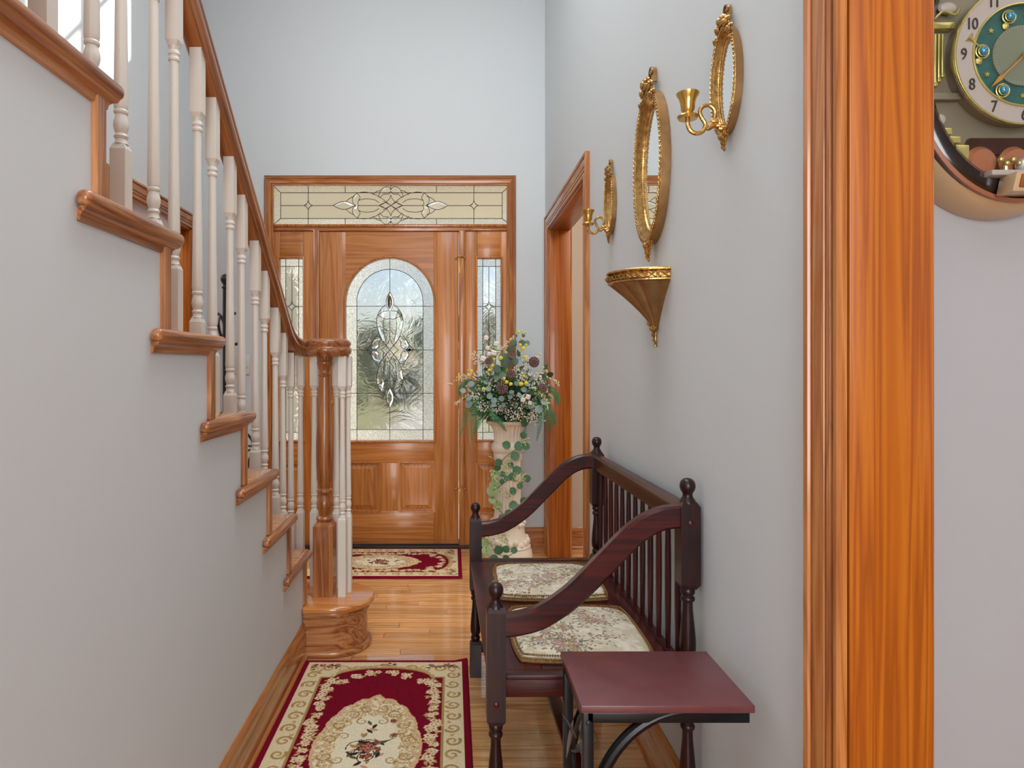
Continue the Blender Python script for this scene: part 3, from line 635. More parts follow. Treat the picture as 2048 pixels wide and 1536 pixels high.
MB().box(wx(650.5), wx(660), Ya-.007, Ya+.002, wz(778), wz(756)).build('deadbolt_plate', BRASS, dr, bevel=.003)
MB().ball((wx(655), Ya-.012, wz(767)), .011, 12, 8, (1, .7, .7)).build('thumb_turn', BRASS, dr)
MB().lathe([(0, -.07), (.018, -.068), (.0265, -.058), (.0275, -.048), (.02, -.036), (.011, -.03), (.011, -.012), (.028, -.008), (.031, -.001), (.031, .002)], (wx(656), Ya, wz(806)), 20, 'y').build('door_knob', BRASS, dr)
# upper foyer window (above the frame)
wu = thing('window_4', 'upper foyer window high above the front door', None, ((ux0+ux1)/2, D, (uz0+uz1)/2), kind='structure')
mb = MB(); mb.box(ux0, ux0+.03, D+.02, D+.07, uz0, uz1).box(ux1-.03, ux1, D+.02, D+.07, uz0, uz1).box(ux0, ux1, D+.02, D+.07, uz0, uz0+.03).box(ux0, ux1, D+.02, D+.07, uz1-.03, uz1).box(ux0, ux1, D+.035, D+.055, (uz0+uz1)/2-.01, (uz0+uz1)/2+.01).box((ux0+ux1)/2-.01, (ux0+ux1)/2+.01, D+.035, D+.055, uz0, uz1)
mb.build('sash', plain('white_sash', (.8, .8, .8, 1), .4), wu)
# switch plate
sw = thing('switch_plate', 'white double switch plate on the wall left of the front door', 'switch', (wx(485.5), D, wz(730)))
MB().box(wx(471), wx(500), D-.006, D-.0005, wz(749), wz(711)).build('plate', PLATE, sw, bevel=.002)
for xx in (478, 493): MB().box(wx(xx-2.4), wx(xx+2.4), D-.011, D-.005, wz(735), wz(725)).build('toggle', PLATE, sw, bevel=.001)
# ------------------------------------------------------------------ outdoors
CRM = plain('cream_porch_paint', srgb(240, 234, 216), .7, var=.02, vs=3)
grass = MB().box(-60, 60, 4.6, 120, -.35, -.22).build('lawn', plain('lawn_green', (.15, .145, .06, 1), .9, var=.45, vs=.6)); tag(grass, 'sunny lawn seen blurred through the door glass', kind='structure')
pf = MB().box(-3.4, 3.6, 4.525, 7.0, -.2, -.02).build('porch_floor', plain('concrete', (.52, .5, .46, 1), .8, var=.1)); tag(pf, 'pale concrete porch floor outside the front door', kind='structure')
wk = MB().box(-1.4, .6, 7.0, 26, -.24, -.205).build('front_walk', plain('walk_concrete', (.26, .25, .22, 1), .8, var=.1)); tag(wk, 'pale concrete walk leading away from the porch', kind='structure')
pc = MB().box(-3.4, 3.6, 4.525, 7.2, 2.62, 2.72).build('porch_ceiling', CRM); tag(pc, 'cream porch ceiling seen through the transom', kind='structure')
hw = MB().box(-7, -1.86, 8.2, 11, -.3, 3.2).build('garage_wing', CRM); tag(hw, 'cream wing of the house seen through the left sidelight', 'building', kind=None)
LEAFG = [plain('tree_green_%d' % i, c_, .9, var=.5, vs=1.2) for i, c_ in enumerate(((.36, .38, .22, 1), (.46, .43, .26, 1), (.44, .36, .25, 1), (.34, .36, .25, 1)))]
BARK = plain('bark', (.12, .08, .05, 1), .9)
rnd = random.Random(11)
for i in range(9):
    X = -15+i*3.5+rnd.uniform(-.2, .2); Y = 38+2*(i % 2); hh = rnd.uniform(4.2, 5.2); k = i % 4
    tr_ = thing('tree', 'tree of the distant row across the lawn seen blurred through the door glass', 'tree', (X, Y, -.22), group='trees across the lawn')
    MB().lathe([(.16, -.22), (.1, hh*.5)], (X, Y, 0), 8).build('trunk', BARK, tr_)
    mb = MB()
    for j in range(18):
        rr = rnd.uniform(.45, 1.0)*hh*.2; mb.ball((X+rnd.uniform(-.95, .95), Y+rnd.uniform(-.6, .6), hh*.5+rnd.uniform(-hh*.35, hh*.3)), rr, 8, 6, (1, 1, .85))
    mb.build('crown', LEAFG[k], tr_, smooth=False)
for i in range(8):
    X = -8.6+i*2.3+rnd.uniform(-.2, .2); Y = 24+1.2*(i % 2)
    sb = thing('shrub', 'rounded garden shrub in the bed across the lawn seen blurred through the door glass', 'shrub', (X, Y, -.22), group='shrubs across the lawn')
    mb = MB()
    for j in range(14): mb.ball((X+rnd.uniform(-.75, .75), Y+rnd.uniform(-.4, .4), .25+rnd.uniform(-.4, .75)), rnd.uniform(.3, .5), 8, 6)
    mb.build('foliage', LEAFG[(i*3+2) % 4], sb, smooth=False)
# ------------------------------------------------------------------ bench (local frame: +y along the length away, +x toward the wall)
bn = thing('settle_bench', 'dark mahogany settle bench with scrolled arms and a spindle back against the right wall', 'bench', (.104, 1.62, 0), rz=.017)
BL, BW = .95, .465
def turned(mb, x, y, prof): mb.lathe(prof, (x, y, 0), 20)
def finial(mb, x, y, zs, r=.0175):
    mb.lathe([(.0195, zs-.003), (.0185, zs+.003), (.0165, zs+.006), (.0125, zs+.012), (.0115, zs+.017), (.0128, zs+.022), (.0162, zs+.027), (.0185, zs+.034), (.0187, zs+.041), (.0165, zs+.049), (.0115, zs+.0545), (.005, zs+.057), (0, zs+.0575)], (x, y, 0), 18)
def cut_block(mb, x, y, z0, z1, h, c=.012, cb=True):   # square block with tapered shoulders
    mb.frus((x, y), z1-c, z1, h, h*.68)
    mb.frus((x, y), z0+(c if cb else 0), z1-c, h, h)
    if cb: mb.frus((x, y), z0, z0+c, h*.68, h)
def leg_turn(mb, x, y, z0, z1):   # baluster turning between two blocks
    L_ = z1-z0
    pr = [(0, .014), (.02, .0165), (.05, .0175), (.08, .0165), (.095, .0125), (.11, .0125), (.125, .016), (.15, .0175), (.175, .016), (.19, .012), (.3, .0125), (.5, .0165), (.7, .0195), (.8, .0195), (.86, .016), (.88, .013), (.9, .0165), (.93, .018), (.96, .0165), (.98, .014), (1, .013)]
    mb.lathe([(r, z1-t_*L_) for t_, r in pr][::-1], (x, y, 0), 18)
for y in (0, BL):
    mb = MB(); finial(mb, 0, y, .603); cut_block(mb, 0, y, .322, .604, .0225); leg_turn(mb, 0, y, .132, .324); cut_block(mb, 0, y, .0, .134, .0215, cb=False)
    fl_ = mb.build('front_leg', BENCHD, bn, bevel=0, ang=40)
    MB().lathe([(.008, -.003), (.007, .0), (0, .0015)] if False else [(0, -.0018), (.006, -.0012), (.0075, 0)], (0, y-.0232 if y == 0 else y+.0232, .375), 12, 'y').build('peg', BENCH['x'], fl_)
    mb = MB(); x = BW; finial(mb, x, y, .853); cut_block(mb, x, y, .645, .855, .0235); leg_turn(mb, x, y, .46, .647)
    cut_block(mb, x, y, .34, .462, .0225); leg_turn(mb, x, y, .132, .342); cut_block(mb, x, y, .0, .134, .0215, cb=False)
    bp_ = mb.build('back_post', BENCHD, bn, bevel=0, ang=40)
    MB().lathe([(0, -.002), (.006, -.0012), (.0075, 0)], (x, y-.0242 if y == 0 else y+.0242, .806), 12, 'y').build('peg', BENCH['x'], bp_)
    # scrolled arm
    cl = bez([(.016, y, .558), (.06, y, .563), (.115, y, .581), (.187, y, .630), (.262, y, .704), (.337, y, .778), (.395, y, .811), (.447, y, .819)], 6)
    hw, hh = .0165, .0275; rr = .006
    pf = [(-hw+rr, -hh), (hw-rr, -hh), (hw, -hh+rr), (hw, hh-rr), (hw-rr, hh), (-hw+rr, hh), (-hw, hh-rr), (-hw, -hh+rr)]
    vs = []; n = len(cl)
    for i in range(n):
        t = (cl[min(i+1, n-1)]-cl[max(i-1, 0)]).normalized(); up = Vector((-t.z, 0, t.x))
        for a, b_ in pf: vs.append(cl[i]+Vector((0, 1, 0))*a+up*b_)
    k = 8; fs = [(i*k+q, i*k+(q+1) % k, (i+1)*k+(q+1) % k, (i+1)*k+q) for i in range(n-1) for q in range(k)]+[tuple(range(k)), tuple(range((n-1)*k, n*k))[::-1]]
    MB().add(vs, fs).build('arm', BENCH['x'], bn, ang=40)
    MB().box(.02, BW-.02, y-.012, y+.012, .388, .436).build('side_rail', BENCH['x'], bn, bevel=.002)
    MB().box(.018, BW-.018, y-.011, y+.011, .09, .128).build('side_stretcher', BENCH['x'], bn, bevel=.003)
MB().box(-.012, .012, .02, BL-.02, .388, .434).build('front_rail', BENCH['y'], bn, bevel=.002)
MB().box(BW-.012, BW+.012, .02, BL-.02, .388, .442).build('back_seat_rail', BENCH['y'], bn, bevel=.002)
for i, (a, b_) in enumerate(((-.02, .115), (.1158, .25), (.2508, .385), (.3858, .452))):
    MB().box(a, b_, (.0235), BL-.0235, .430, .4415).build('seat_board', BENCH['y'], bn, bevel=.0016)
MB().box(.215, .255, .01, BL-.01, .095, .112).build('long_stretcher', BENCH['y'], bn, bevel=.003)
pf = [(-.014, -.026), (.014, -.026), (.0165, -.012), (.015, .008), (.019, .02), (.012, .029), (-.012, .029), (-.019, .02), (-.015, .008), (-.0165, -.012)]
MB().sweep3([(BW, .02, .815), (BW, BL-.02, .815)], pf).build('top_rail', BENCH['y'], bn, ang=50)
sp0 = None
for i in range(12):
    y = .066+i*(BL-.132)/11
    if sp0 is None:
        sp0 = MB().lathe([(.007, .438), (.008, .47), (.0095, .55), (.010, .62), (.0095, .69), (.008, .76), (.007, .792)], (BW, 0, 0), 12, sx=.85, sy=1).build('back_spindle', BENCH['z'], bn); sp0.location.y = y
    else: inst(sp0, 'back_spindle', bn, (0, y, 0))
for y in (0, BL): MB().box(.0235, BW-.024, y-.015, y+.0232, .4302, .4417).build('seat_end_board', BENCH['x'], bn, bevel=.0016)
# ------------------------------------------------------------------ painted colour grids
def pal(*c): return np.array(srgb(*c)[:3])
class Paint:
    def __init__(s, W, L_, res):
        s.nx, s.ny = int(W/res)+1, int(L_/res)+1; s.W, s.L = W, L_
        s.x = np.linspace(-W/2, W/2, s.nx); s.y = np.linspace(-L_/2, L_/2, s.ny); s.X, s.Y = np.meshgrid(s.x, s.y); s.im = np.zeros((s.ny, s.nx, 3)); s.res = res
        s.rs = np.random.RandomState(3)
    def noise(s, f, seed=0, oct=2):
        rs = np.random.RandomState(seed); out = 0; amp = 1; tot = 0
        for o in range(oct):
            gx, gy = int(s.W*f)+3, int(s.L*f)+3; g = rs.rand(gy, gx); fx = (s.X+s.W/2)*f; fy = (s.Y+s.L/2)*f
            ix = fx.astype(int).clip(0, gx-2); iy = fy.astype(int).clip(0, gy-2); tx = fx-ix; ty = fy-iy; tx = tx*tx*(3-2*tx); ty = ty*ty*(3-2*ty)
            v = g[iy, ix]*(1-tx)*(1-ty)+g[iy, ix+1]*tx*(1-ty)+g[iy+1, ix]*(1-tx)*ty+g[iy+1, ix+1]*tx*ty
            out = out+amp*v; tot += amp; amp *= .5; f *= 2
        return out/tot
    def fill(s, m, c): s.im[m] = c
    def win(s, cx, cy, r):
        i0 = max(0, int((cx-r+s.W/2)/s.res)-1); i1 = min(s.nx, int((cx+r+s.W/2)/s.res)+3); j0 = max(0, int((cy-r+s.L/2)/s.res)-1); j1 = min(s.ny, int((cy+r+s.L/2)/s.res)+3)
        return slice(j0, j1), slice(i0, i1)
    def disc(s, cx, cy, r, c):
        w_ = s.win(cx, cy, r); m = (s.X[w_]-cx)**2+(s.Y[w_]-cy)**2 < r*r; s.im[w_][m] = c
    def flower(s, cx, cy, r, n, c1, c2, ph=0, c0=None):
        w_ = s.win(cx, cy, r*1.1); dx = s.X[w_]-cx; dy = s.Y[w_]-cy; d = np.hypot(dx, dy); th = np.arctan2(dy, dx)+ph
        rr = r*(.62+.38*np.abs(np.cos(n*th/2)))
        m = d < rr; s.im[w_][m] = c1
        m = (d < rr*.78) & (np.abs(np.sin(n*th/2)) < .55); s.im[w_][m] = c2
        if c0 is not None: s.im[w_][d < r*.22] = c0
    def rose(s, cx, cy, r, cols, seed=0):
        w_ = s.win(cx, cy, r*1.15); dx = s.X[w_]-cx; dy = s.Y[w_]-cy; d = np.hypot(dx, dy); th = np.arctan2(dy, dx)
        rr = r*(.85+.15*np.cos(5*th+seed)); m = d < rr
        v = (d/r*3.2+.5*np.sin(3*th+seed+d/r*5)+th/(2*PI)) % 1
        k = (v*len(cols)).astype(int).clip(0, len(cols)-1); a = np.array(cols)[k]; s.im[w_][m] = a[m]
    def leafs(s, cx, cy, ang, ln, wd, c, c2=None):
        w_ = s.win(cx, cy, ln*1.1); dx = s.X[w_]-cx; dy = s.Y[w_]-cy; u = dx*math.cos(ang)+dy*math.sin(ang); v = -dx*math.sin(ang)+dy*math.cos(ang)
        m = (u > 0) & (u < ln) & (np.abs(v) < wd*np.sin(np.clip(u/ln, 0, 1)*PI)); s.im[w_][m] = c
        if c2 is not None: s.im[w_][m & (v > wd*.15)] = c2
    def stroke(s, pts, wd, c, taper=False):
        for i in range(len(pts)-1):
            (x0, y0), (x1, y1) = pts[i], pts[i+1]; n = max(1, int(math.hypot(x1-x0, y1-y0)/(s.res*.7)))
            for k in range(n): t = k/n; s.disc(x0+(x1-x0)*t, y0+(y1-y0)*t, wd*(1-.6*i/len(pts)) if taper else wd, c)
    def spiral(s, cx, cy, r, turns, dr, a0, wd, c):
        pts = []; n = 26
        for i in range(n+1):
            t = i/n; a = a0+dr*turns*2*PI*t; q = r*(1-.82*t); pts.append((cx+q*math.cos(a), cy+q*math.sin(a)))
        s.stroke(pts, wd, c, True)
def gridmesh(name, P_, mat, height, base, parent=None, yaw=0, label=None, xmap=None):
    nx, ny = P_.nx, P_.ny; Z = height(P_); X = P_.X; Y = P_.Y
    if xmap: X, Y = xmap(X, Y)
    co = np.stack([X, Y, Z], -1).reshape(-1, 3)
    idx = np.arange(nx*ny).reshape(ny, nx); q = np.stack([idx[:-1, :-1], idx[:-1, 1:], idx[1:, 1:], idx[1:, :-1]], -1).reshape(-1, 4)
    me = bpy.data.meshes.new(name); me.vertices.add(len(co)); me.vertices.foreach_set('co', co.ravel())
    me.loops.add(q.size); me.loops.foreach_set('vertex_index', q.ravel()); me.polygons.add(len(q)); me.polygons.foreach_set('loop_start', np.arange(0, q.size, 4)); me.polygons.foreach_set('loop_total', np.full(len(q), 4))
    me.update(); ca = me.color_attributes.new('col', 'FLOAT_COLOR', 'POINT'); a = np.ones((nx*ny, 4)); a[:, :3] = P_.im.reshape(-1, 3); ca.data.foreach_set('color', a.ravel())
    me.materials.append(mat); me.shade_smooth()
    o = bpy.data.objects.new(name, me); COL.objects.link(o); o.rotation_euler = (0, 0, yaw)
    if parent: o.parent = parent; o.location = Vector(base)-WO[parent.name]; WO[o.name] = WO[parent.name]
    else: o.location = base; WO[o.name] = Vector(base)
    return o
BUR, BURD = pal(124, 8, 36), pal(104, 6, 30); CR, CR2, TAN, TAN2, PEA, DK, RED, GRN, PNK = pal(226, 208, 168), pal(236, 224, 192), pal(172, 138, 84), pal(196, 164, 112), pal(218, 178, 132), pal(52, 42, 40), pal(140, 34, 34), pal(90, 96, 62), pal(206, 150, 124)
def paint_rug(W, L_, res, seed=0):
    P_ = Paint(W, L_, res); rs = np.random.RandomState(seed); X, Y = P_.X, P_.Y; aX, aY = np.abs(X), np.abs(Y)
    P_.im[:] = BUR
    bw = .024; m = (aX < W/2-bw) & (aY < L_/2-bw); P_.fill(m, CR)
    fx = W/2-.098; fy = L_/2-.105
    # field with arched, shouldered ends
    top = (fy-.052)+.078*np.sqrt(np.clip(1-(aX/(fx*.80))**2, 0, 1))
    field = (aX < fx) & (aY < np.where(aX < fx*.8, top, fy-.052-.0*aX))
    edge = (aX < fx+.009) & (aY < np.where(aX < fx*.84, top+.009, fy-.043))
    P_.fill(edge, TAN2)
    nz = P_.noise(90, 5)
    # corner tan cartouches and scrolls (mirrored)
    for sx in (-1, 1):
        for sy in (-1, 1):
            cx, cy = sx*(fx-.012), sy*(fy-.003)
            for q in range(5): P_.spiral(sx*(W/2-.06-q*.052), sy*(L_/2-.082+.006*(q % 2)), .026, 1.25, sx*sy*(-1)**q, q, .0048, TAN if q % 2 else TAN2)
            # side border scrolls
            n = int((L_-.34)/.075)
            for q in range(n//2+1):
                yy = sy*(q*.075+.037); P_.spiral(sx*(W/2-.061), yy, .026, 1.3, (1 if q % 2 else -1)*sx*sy, .5+q*PI, .0052, TAN)
                P_.spiral(sx*(W/2-.061), yy, .0185, .8, (1 if q % 2 else -1)*sx*sy, 2.6+q*PI, .0028, TAN2)
                P_.leafs(sx*(W/2-.07), yy+.026*sy, PI/4+q, .022, .006, TAN2)
            # corner bouquets
            cx, cy = sx*(W/2-.095), sy*(L_/2-.058)
            for q in range(14): P_.leafs(cx+rs.uniform(-.05, .05), cy+rs.uniform(-.018, .018), rs.uniform(0, 6.3), .022, .005, (DK, GRN, TAN)[q % 3])
            for q in range(4): P_.rose(cx+(-.045+.03*q), cy+rs.uniform(-.008, .01), .0135, [RED, PNK, DK, RED, PEA], q)
    for sy in (-1, 1):
        for q in range(8): P_.leafs(rs.uniform(-.03, .03), sy*(L_/2-.05)+rs.uniform(-.012, .012), rs.uniform(0, 6.3), .02, .005, (DK, GRN, RED)[q % 3])
        P_.rose(0, sy*(L_/2-.052), .017, [RED, PNK, RED, PEA], 1)
    # tan arcs hugging the arched field ends
    m = (~field) & (aX < fx*.86) & (aY > fy-.06) & (aY < top+.03) & (nz > .38); P_.fill(m, np.array(TAN2)); m = edge & ~field; P_.fill(m, TAN)
    P_.fill(field, BUR)
    m = field & (P_.noise(220, 8) > .66); P_.fill(m, BURD)
    # sprays along the field
    def spray(cx, cy, r):
        for q in range(7): P_.leafs(cx+rs.uniform(-r, r)*.6, cy+rs.uniform(-r, r)*.6, rs.uniform(0, 6.3), r*1.1, r*.26, (TAN2, PEA, CR)[q % 3], TAN)
        for q in range(4): P_.flower(cx+rs.uniform(-r, r)*.7, cy+rs.uniform(-r, r)*.8, r*.62, 5, PEA if q % 2 else CR, CR2, rs.uniform(0, 3), RED)
    for sy in (-1, 1):
        for sx in (-1, 1):
            q = .02
            while q < fy-.08:
                spray(sx*(fx-.022-.012*abs(math.sin(q*22))), sy*q, .017+.006*abs(math.sin(q*14))); q += .043
            spray(sx*(fx-.05), sy*(fy-.078), .024); spray(sx*(fx-.085), sy*(fy-.08), .018); spray(sx*.095, sy*(fy-.037), .022); spray(sx*.045, sy*(fy-.014), .02)
            P_.flower(sx*.02, sy*(fy-.004), .015, 5, PEA, CR2, 0, RED)
    # medallion
    rx, ry = fx*.71, min(fy*.60, fx*1.35 if L_ < 1.3 else .3); th = np.arctan2(Y/ry, X/rx); d = np.hypot(X/rx, Y/ry)
    sc_ = 1+.035*np.abs(np.sin(th*9))+.035*(P_.noise(110, 9)-.5)+.05*np.maximum(0, np.cos(4*th))**6
    med = d < sc_; P_.fill(med, CR); P_.fill(med & (d > sc_*.93) & (nz > .3), PEA)
    ring = med & (d > .60) & (d < sc_*.95); n2 = P_.noise(120, 21, 2); P_.fill(ring & (n2 > .44), TAN2); P_.fill(ring & (n2 > .52), PEA); P_.fill(ring & (n2 < .30), TAN); P_.fill(ring & (n2 > .62), CR2)
    for k in range(16):
        a = k*PI/8+.2; P_.spiral(rx*.76*math.cos(a), ry*.76*math.sin(a), .024, 1.2, (-1)**k, a, .003, TAN)
    inn = d < .60+.05*np.sin(th*8)**2; P_.fill(inn, CR2)
    for k in range(8):
        a = k*PI/4+PI/8; P_.spiral(rx*.54*math.cos(a), ry*.54*math.sin(a), .02, 1.2, (-1)**k, a, .0028, TAN)
    for k in range(34): P_.leafs(rs.normal(0, rx*.13), rs.normal(0, ry*.17), rs.uniform(0, 6.3), .034, .0065, (DK, GRN, DK, TAN, PNK)[k % 5])
    for k in range(7):
        a = rs.uniform(0, 6.3); x0, y0 = rs.normal(0, rx*.12), rs.normal(0, ry*.15); P_.stroke([(x0+.05*t*math.cos(a+t), y0+.05*t*math.sin(a+t)) for t in (0, .3, .6, .9, 1.2)], .002, DK)
    P_.rose(0, 0, .03, [RED, PNK, RED, DK, RED, PEA], 0)
    for k in range(7): P_.rose(rs.normal(0, rx*.22), rs.normal(0, ry*.24), .013, [RED, PNK, RED, DK], k)
    # speckle of yarn
    P_.im *= (.86+.28*P_.rs.rand(P_.ny, P_.nx, 1)); P_.im = P_.im.clip(0, 1)
    return P_
def rug_h(P_):
    e = np.minimum(P_.W/2-np.abs(P_.X), P_.L/2-np.abs(P_.Y)); z = .0085*np.clip(e/.006, 0, 1)**.5+.0012*P_.rs.rand(P_.ny, P_.nx)*(e > .004)
    return z+.0006
RUGM = vcol('rug_pile', bs=1500, sheen=0)
P_ = paint_rug(.650, 1.24, .0021, 1)
P_.im[:, :] = P_.im
rg = gridmesh('runner_rug', P_, RUGM, lambda p: rug_h(p)+.010*np.clip((p.X-.27)/.05, 0, 1)*np.clip((p.Y-.575)/.04, 0, 1), (-.264, 2.065, .0)); tag(rg, 'burgundy and cream floral rug lying in the hallway beside the bench', 'rug')
P2_ = paint_rug(.60, .98, .0022, 5)
rg = gridmesh('door_rug', P2_, RUGM, rug_h, (-.435, 4.035, .0), yaw=PI/2+.0); tag(rg, 'burgundy and cream floral rug lying in front of the front door', 'rug')
# ------------------------------------------------------------------ tapestry cushions
CU = vcol('tapestry_cloth', rough=.85, sheen=.15, bs=1200)
ROPE = plain('gold_braid', srgb(132, 96, 42), .6, bump=.4, bs=400, var=.4, vs=200)
def cushion(cxw, cyw, seed, label, group=None):
    W, L_ = .355, .365; P_ = Paint(W, L_, .0017); rs = np.random.RandomState(seed); base = pal(226, 214, 190); P_.im[:] = base
    n1 = P_.noise(60, seed+2, 3); P_.fill(n1 > .55, pal(212, 200, 172)); P_.fill(n1 < .36, pal(236, 228, 208))
    G1, G2, B1, B2, R1, R2, R3 = pal(104, 114, 98), pal(138, 142, 122), pal(152, 112, 80), pal(178, 138, 106), pal(176, 126, 122), pal(206, 166, 158), pal(134, 84, 88)
    cl = [(rs.uniform(-W/2, W/2), rs.uniform(-L_/2, L_/2)) for _ in range(22)]
    for (x, y) in cl:
        for q in range(44): P_.leafs(x+rs.normal(0, .03), y+rs.normal(0, .02), rs.uniform(0, 6.3), rs.uniform(.008, .018), rs.uniform(.0016, .0036), (G1, G2, B1, B2, G2)[rs.randint(5)])
    for i, (x, y) in enumerate(cl[:15]):
        for q in range(rs.randint(1, 3)): P_.rose(x+rs.normal(0, .016), y+rs.normal(0, .012), rs.uniform(.009, .017), [R1, R2, pal(226, 206, 190), R3, R2], rs.uniform(0, 6))
    for i, (x, y) in enumerate(cl[15:]):
        for q in range(3): P_.rose(x+rs.normal(0, .018), y+rs.normal(0, .014), rs.uniform(.007, .012), [B1, B2, pal(214, 196, 160), B1], rs.uniform(0, 6))
    P_.im *= (.9+.2*P_.rs.rand(P_.ny, P_.nx, 1)); P_.im = P_.im.clip(0, 1)
    nlim = .055
    def xm(X, Y):   # round the corners: map square grid onto a superellipse-like outline
        u, v = X/(W/2), Y/(L_/2); k = np.maximum(np.abs(u), np.abs(v)); h = np.hypot(u, v)+1e-9
        f = (k/h)*(.0)+1.0; s_ = np.clip((np.abs(u)*np.abs(v)), 0, 1); f = 1-.075*s_**3
        return X*f*(1+.04*(-Y/(L_/2))*0), Y*f
    hf = lambda p: .002+.027*(np.clip(1-np.abs(p.X/(p.W/2))**4, 0, 1)*np.clip(1-np.abs(p.Y/(p.L/2))**4, 0, 1))**.42
    t = thing('seat_cushion', label, 'cushion', (cxw, cyw, .442), group=group)
    o = gridmesh('cushion_cover', P_, CU, hf, (cxw, cyw, .442), parent=t, xmap=xm)
    me = MB()
    # braid loop around the outline
    ou = []
    for (a, b_) in [(-1+.04*i, -1) for i in range(51)]+[(1, -1+.04*i) for i in range(51)]+[(1-.04*i, 1) for i in range(51)]+[(-1, 1-.04*i) for i in range(50)]:
        f = 1-.075*abs(a*b_)**3; ou.append((cxw+a*W/2*f, cyw+b_*L_/2*f, .4465))
    me.tube(ou, .005, 6, closed=True)
    me.build('braid_edging', ROPE, t)
    fr_ = MB(); N_ = len(ou); acc = 0
    for i in range(N_):
        p = Vector(ou[i]); q = Vector(ou[(i+1) % N_]); d = (q-p); L2 = d.length; k = max(1, round(L2/.0062))
        for j in range(k):
            c_ = p+d*(j/k); inw = Vector((cxw, cyw, .4465))-c_; inw.z = 0; inw.normalize()
            fr_.ball(c_-inw*.001+Vector((0, 0, .0056)), .0036, 6, 4, (1, 1, .9)); fr_.ball(c_+inw*.006+Vector((0, 0, .0135)), .0032, 6, 4, (1, 1, 1))
    o = fr_.build('braid_loops', ROPE, t); o['kind'] = 'stuff'
    return t
c1 = cushion(.338, 1.85, 3, 'floral tapestry seat cushion at the near end of the bench beside the side table')
c2 = cushion(.322, 2.29, 8, 'floral tapestry seat cushion at the far end of the bench')
# tie cord standing up at the corner of the far cushion
MB().tube(bez([(.152, 2.13, .45), (.148, 2.14, .468), (.142, 2.16, .482), (.132, 2.17, .486), (.13, 2.172, .49)], 5), .0042, 8).build('tie_cord', ROPE, c2)
0 and MB().tube(bez([(.16, 1.675, .447), (.17, 1.66, .447), (.21, 1.655, .446)], 4), .003, 8).build('tie_cord', ROPE, c1)
# ------------------------------------------------------------------ small side table
tb = thing('side_table', 'small burgundy-topped side table with black tubular frame at the right foreground', 'table', (.40, 1.37, 0))
x0, x1, y0, y1, zt = .239, .562, 1.248, 1.489, .55
MB().box(x0, x1, y0, y1, zt-.014, zt).build('table_top', TABLEW, tb, bevel=.0016)
r = .0102
mb = MB()
for y in (y0+.014, y1-.014): mb.box(x0+.012, x1-.008, y-r, y+r, zt-.014-2*r, zt-.0145)
for x in (x0+.014, x1-.016): mb.box(x-r, x+r, y0+.014, y1-.014, zt-.014-2*r, zt-.0145)
mb.build('top_frame', BLUEBLK, tb, bevel=.002)
for y in (y0+.014, y1-.014):
    MB().box(x0+.004, x0+.004+2*r, y-r, y+r, .012, zt-.0145).build('leg', BLUEBLK, tb, bevel=.002)
    MB().box(x0+.004, x1-.04, y-r, y+r, .0, .018).build('foot_bar', BLUEBLK, tb, bevel=.003)
    cc = []
    for i in range(21):
        a = PI/2*i/20; cc.append((x0+.018+.185*(1-math.cos(a)), y, .30+.235*math.sin(a)))
    MB().tube(cc, .0112, 10).build('arched_brace', BLUEBLK, tb)
    MB().ball((x0+.004+r, y-r if y < 1.3 else y+r, zt-.034), .0055, 10, 6, (1, .4, 1)).build('screw_head', BLACK, tb)
    MB().tube([(x0+.165+.012*i, y-.004, .534-.006*math.cos(i*2.2)) for i in range(10)], .0016, 6).build('wire_wrap', GOLDD, tb)
# metal leaf sprig between the left legs
xs_ = x0+.0125
MB().tube(bez([(xs_, 1.285, .06), (xs_, 1.40, .16), (xs_, 1.335, .27), (xs_, 1.40, .38), (xs_, 1.345, .47), (xs_, 1.29, .515)], 8), .0045, 8).build('sprig_stem', BLUEBLK, tb)
rr_ = random.Random(5)
lf = MB(); n = 8; vs = []; 
for i in range(n+1):
    t = i/n; w_ = .0135*math.sin(PI*t**.8); vs += [(0, -w_, .075*t), (.003*math.sin(PI*t), 0, .075*t), (0, w_, .075*t)]
fs = []
for i in range(n):
    a = i*3; fs += [(a, a+3, a+4, a+1), (a+1, a+4, a+5, a+2)]
vs += [(v[0]-.0012, v[1], v[2]) for v in vs]; k = (n+1)*3; fs += [tuple(q+k for q in f)[::-1] for f in list(fs)]
LEAFM = meshof(MB().add(vs, fs), 'metal_leaf', SILVER)
for (y, z, a, tw) in ((1.43, .43, 2.7, .3), (1.40, .38, .5, .9), (1.36, .42, -.3, .2), (1.34, .44, .35, -.5), (1.33, .38, 3.0, .5), (1.425, .33, 2.9, -.4), (1.39, .30, .2, .6), (1.36, .27, -.5, -.3), (1.42, .22, 2.6, .2), (1.34, .2, 3.4, .4), (1.38, .14, .3, .2), (1.33, .10, -.4, .3)):
    inst(LEAFM, 'metal_leaf', tb, (xs_+.006*math.sin(tw*5), y, z), (a, tw, 0), 1)
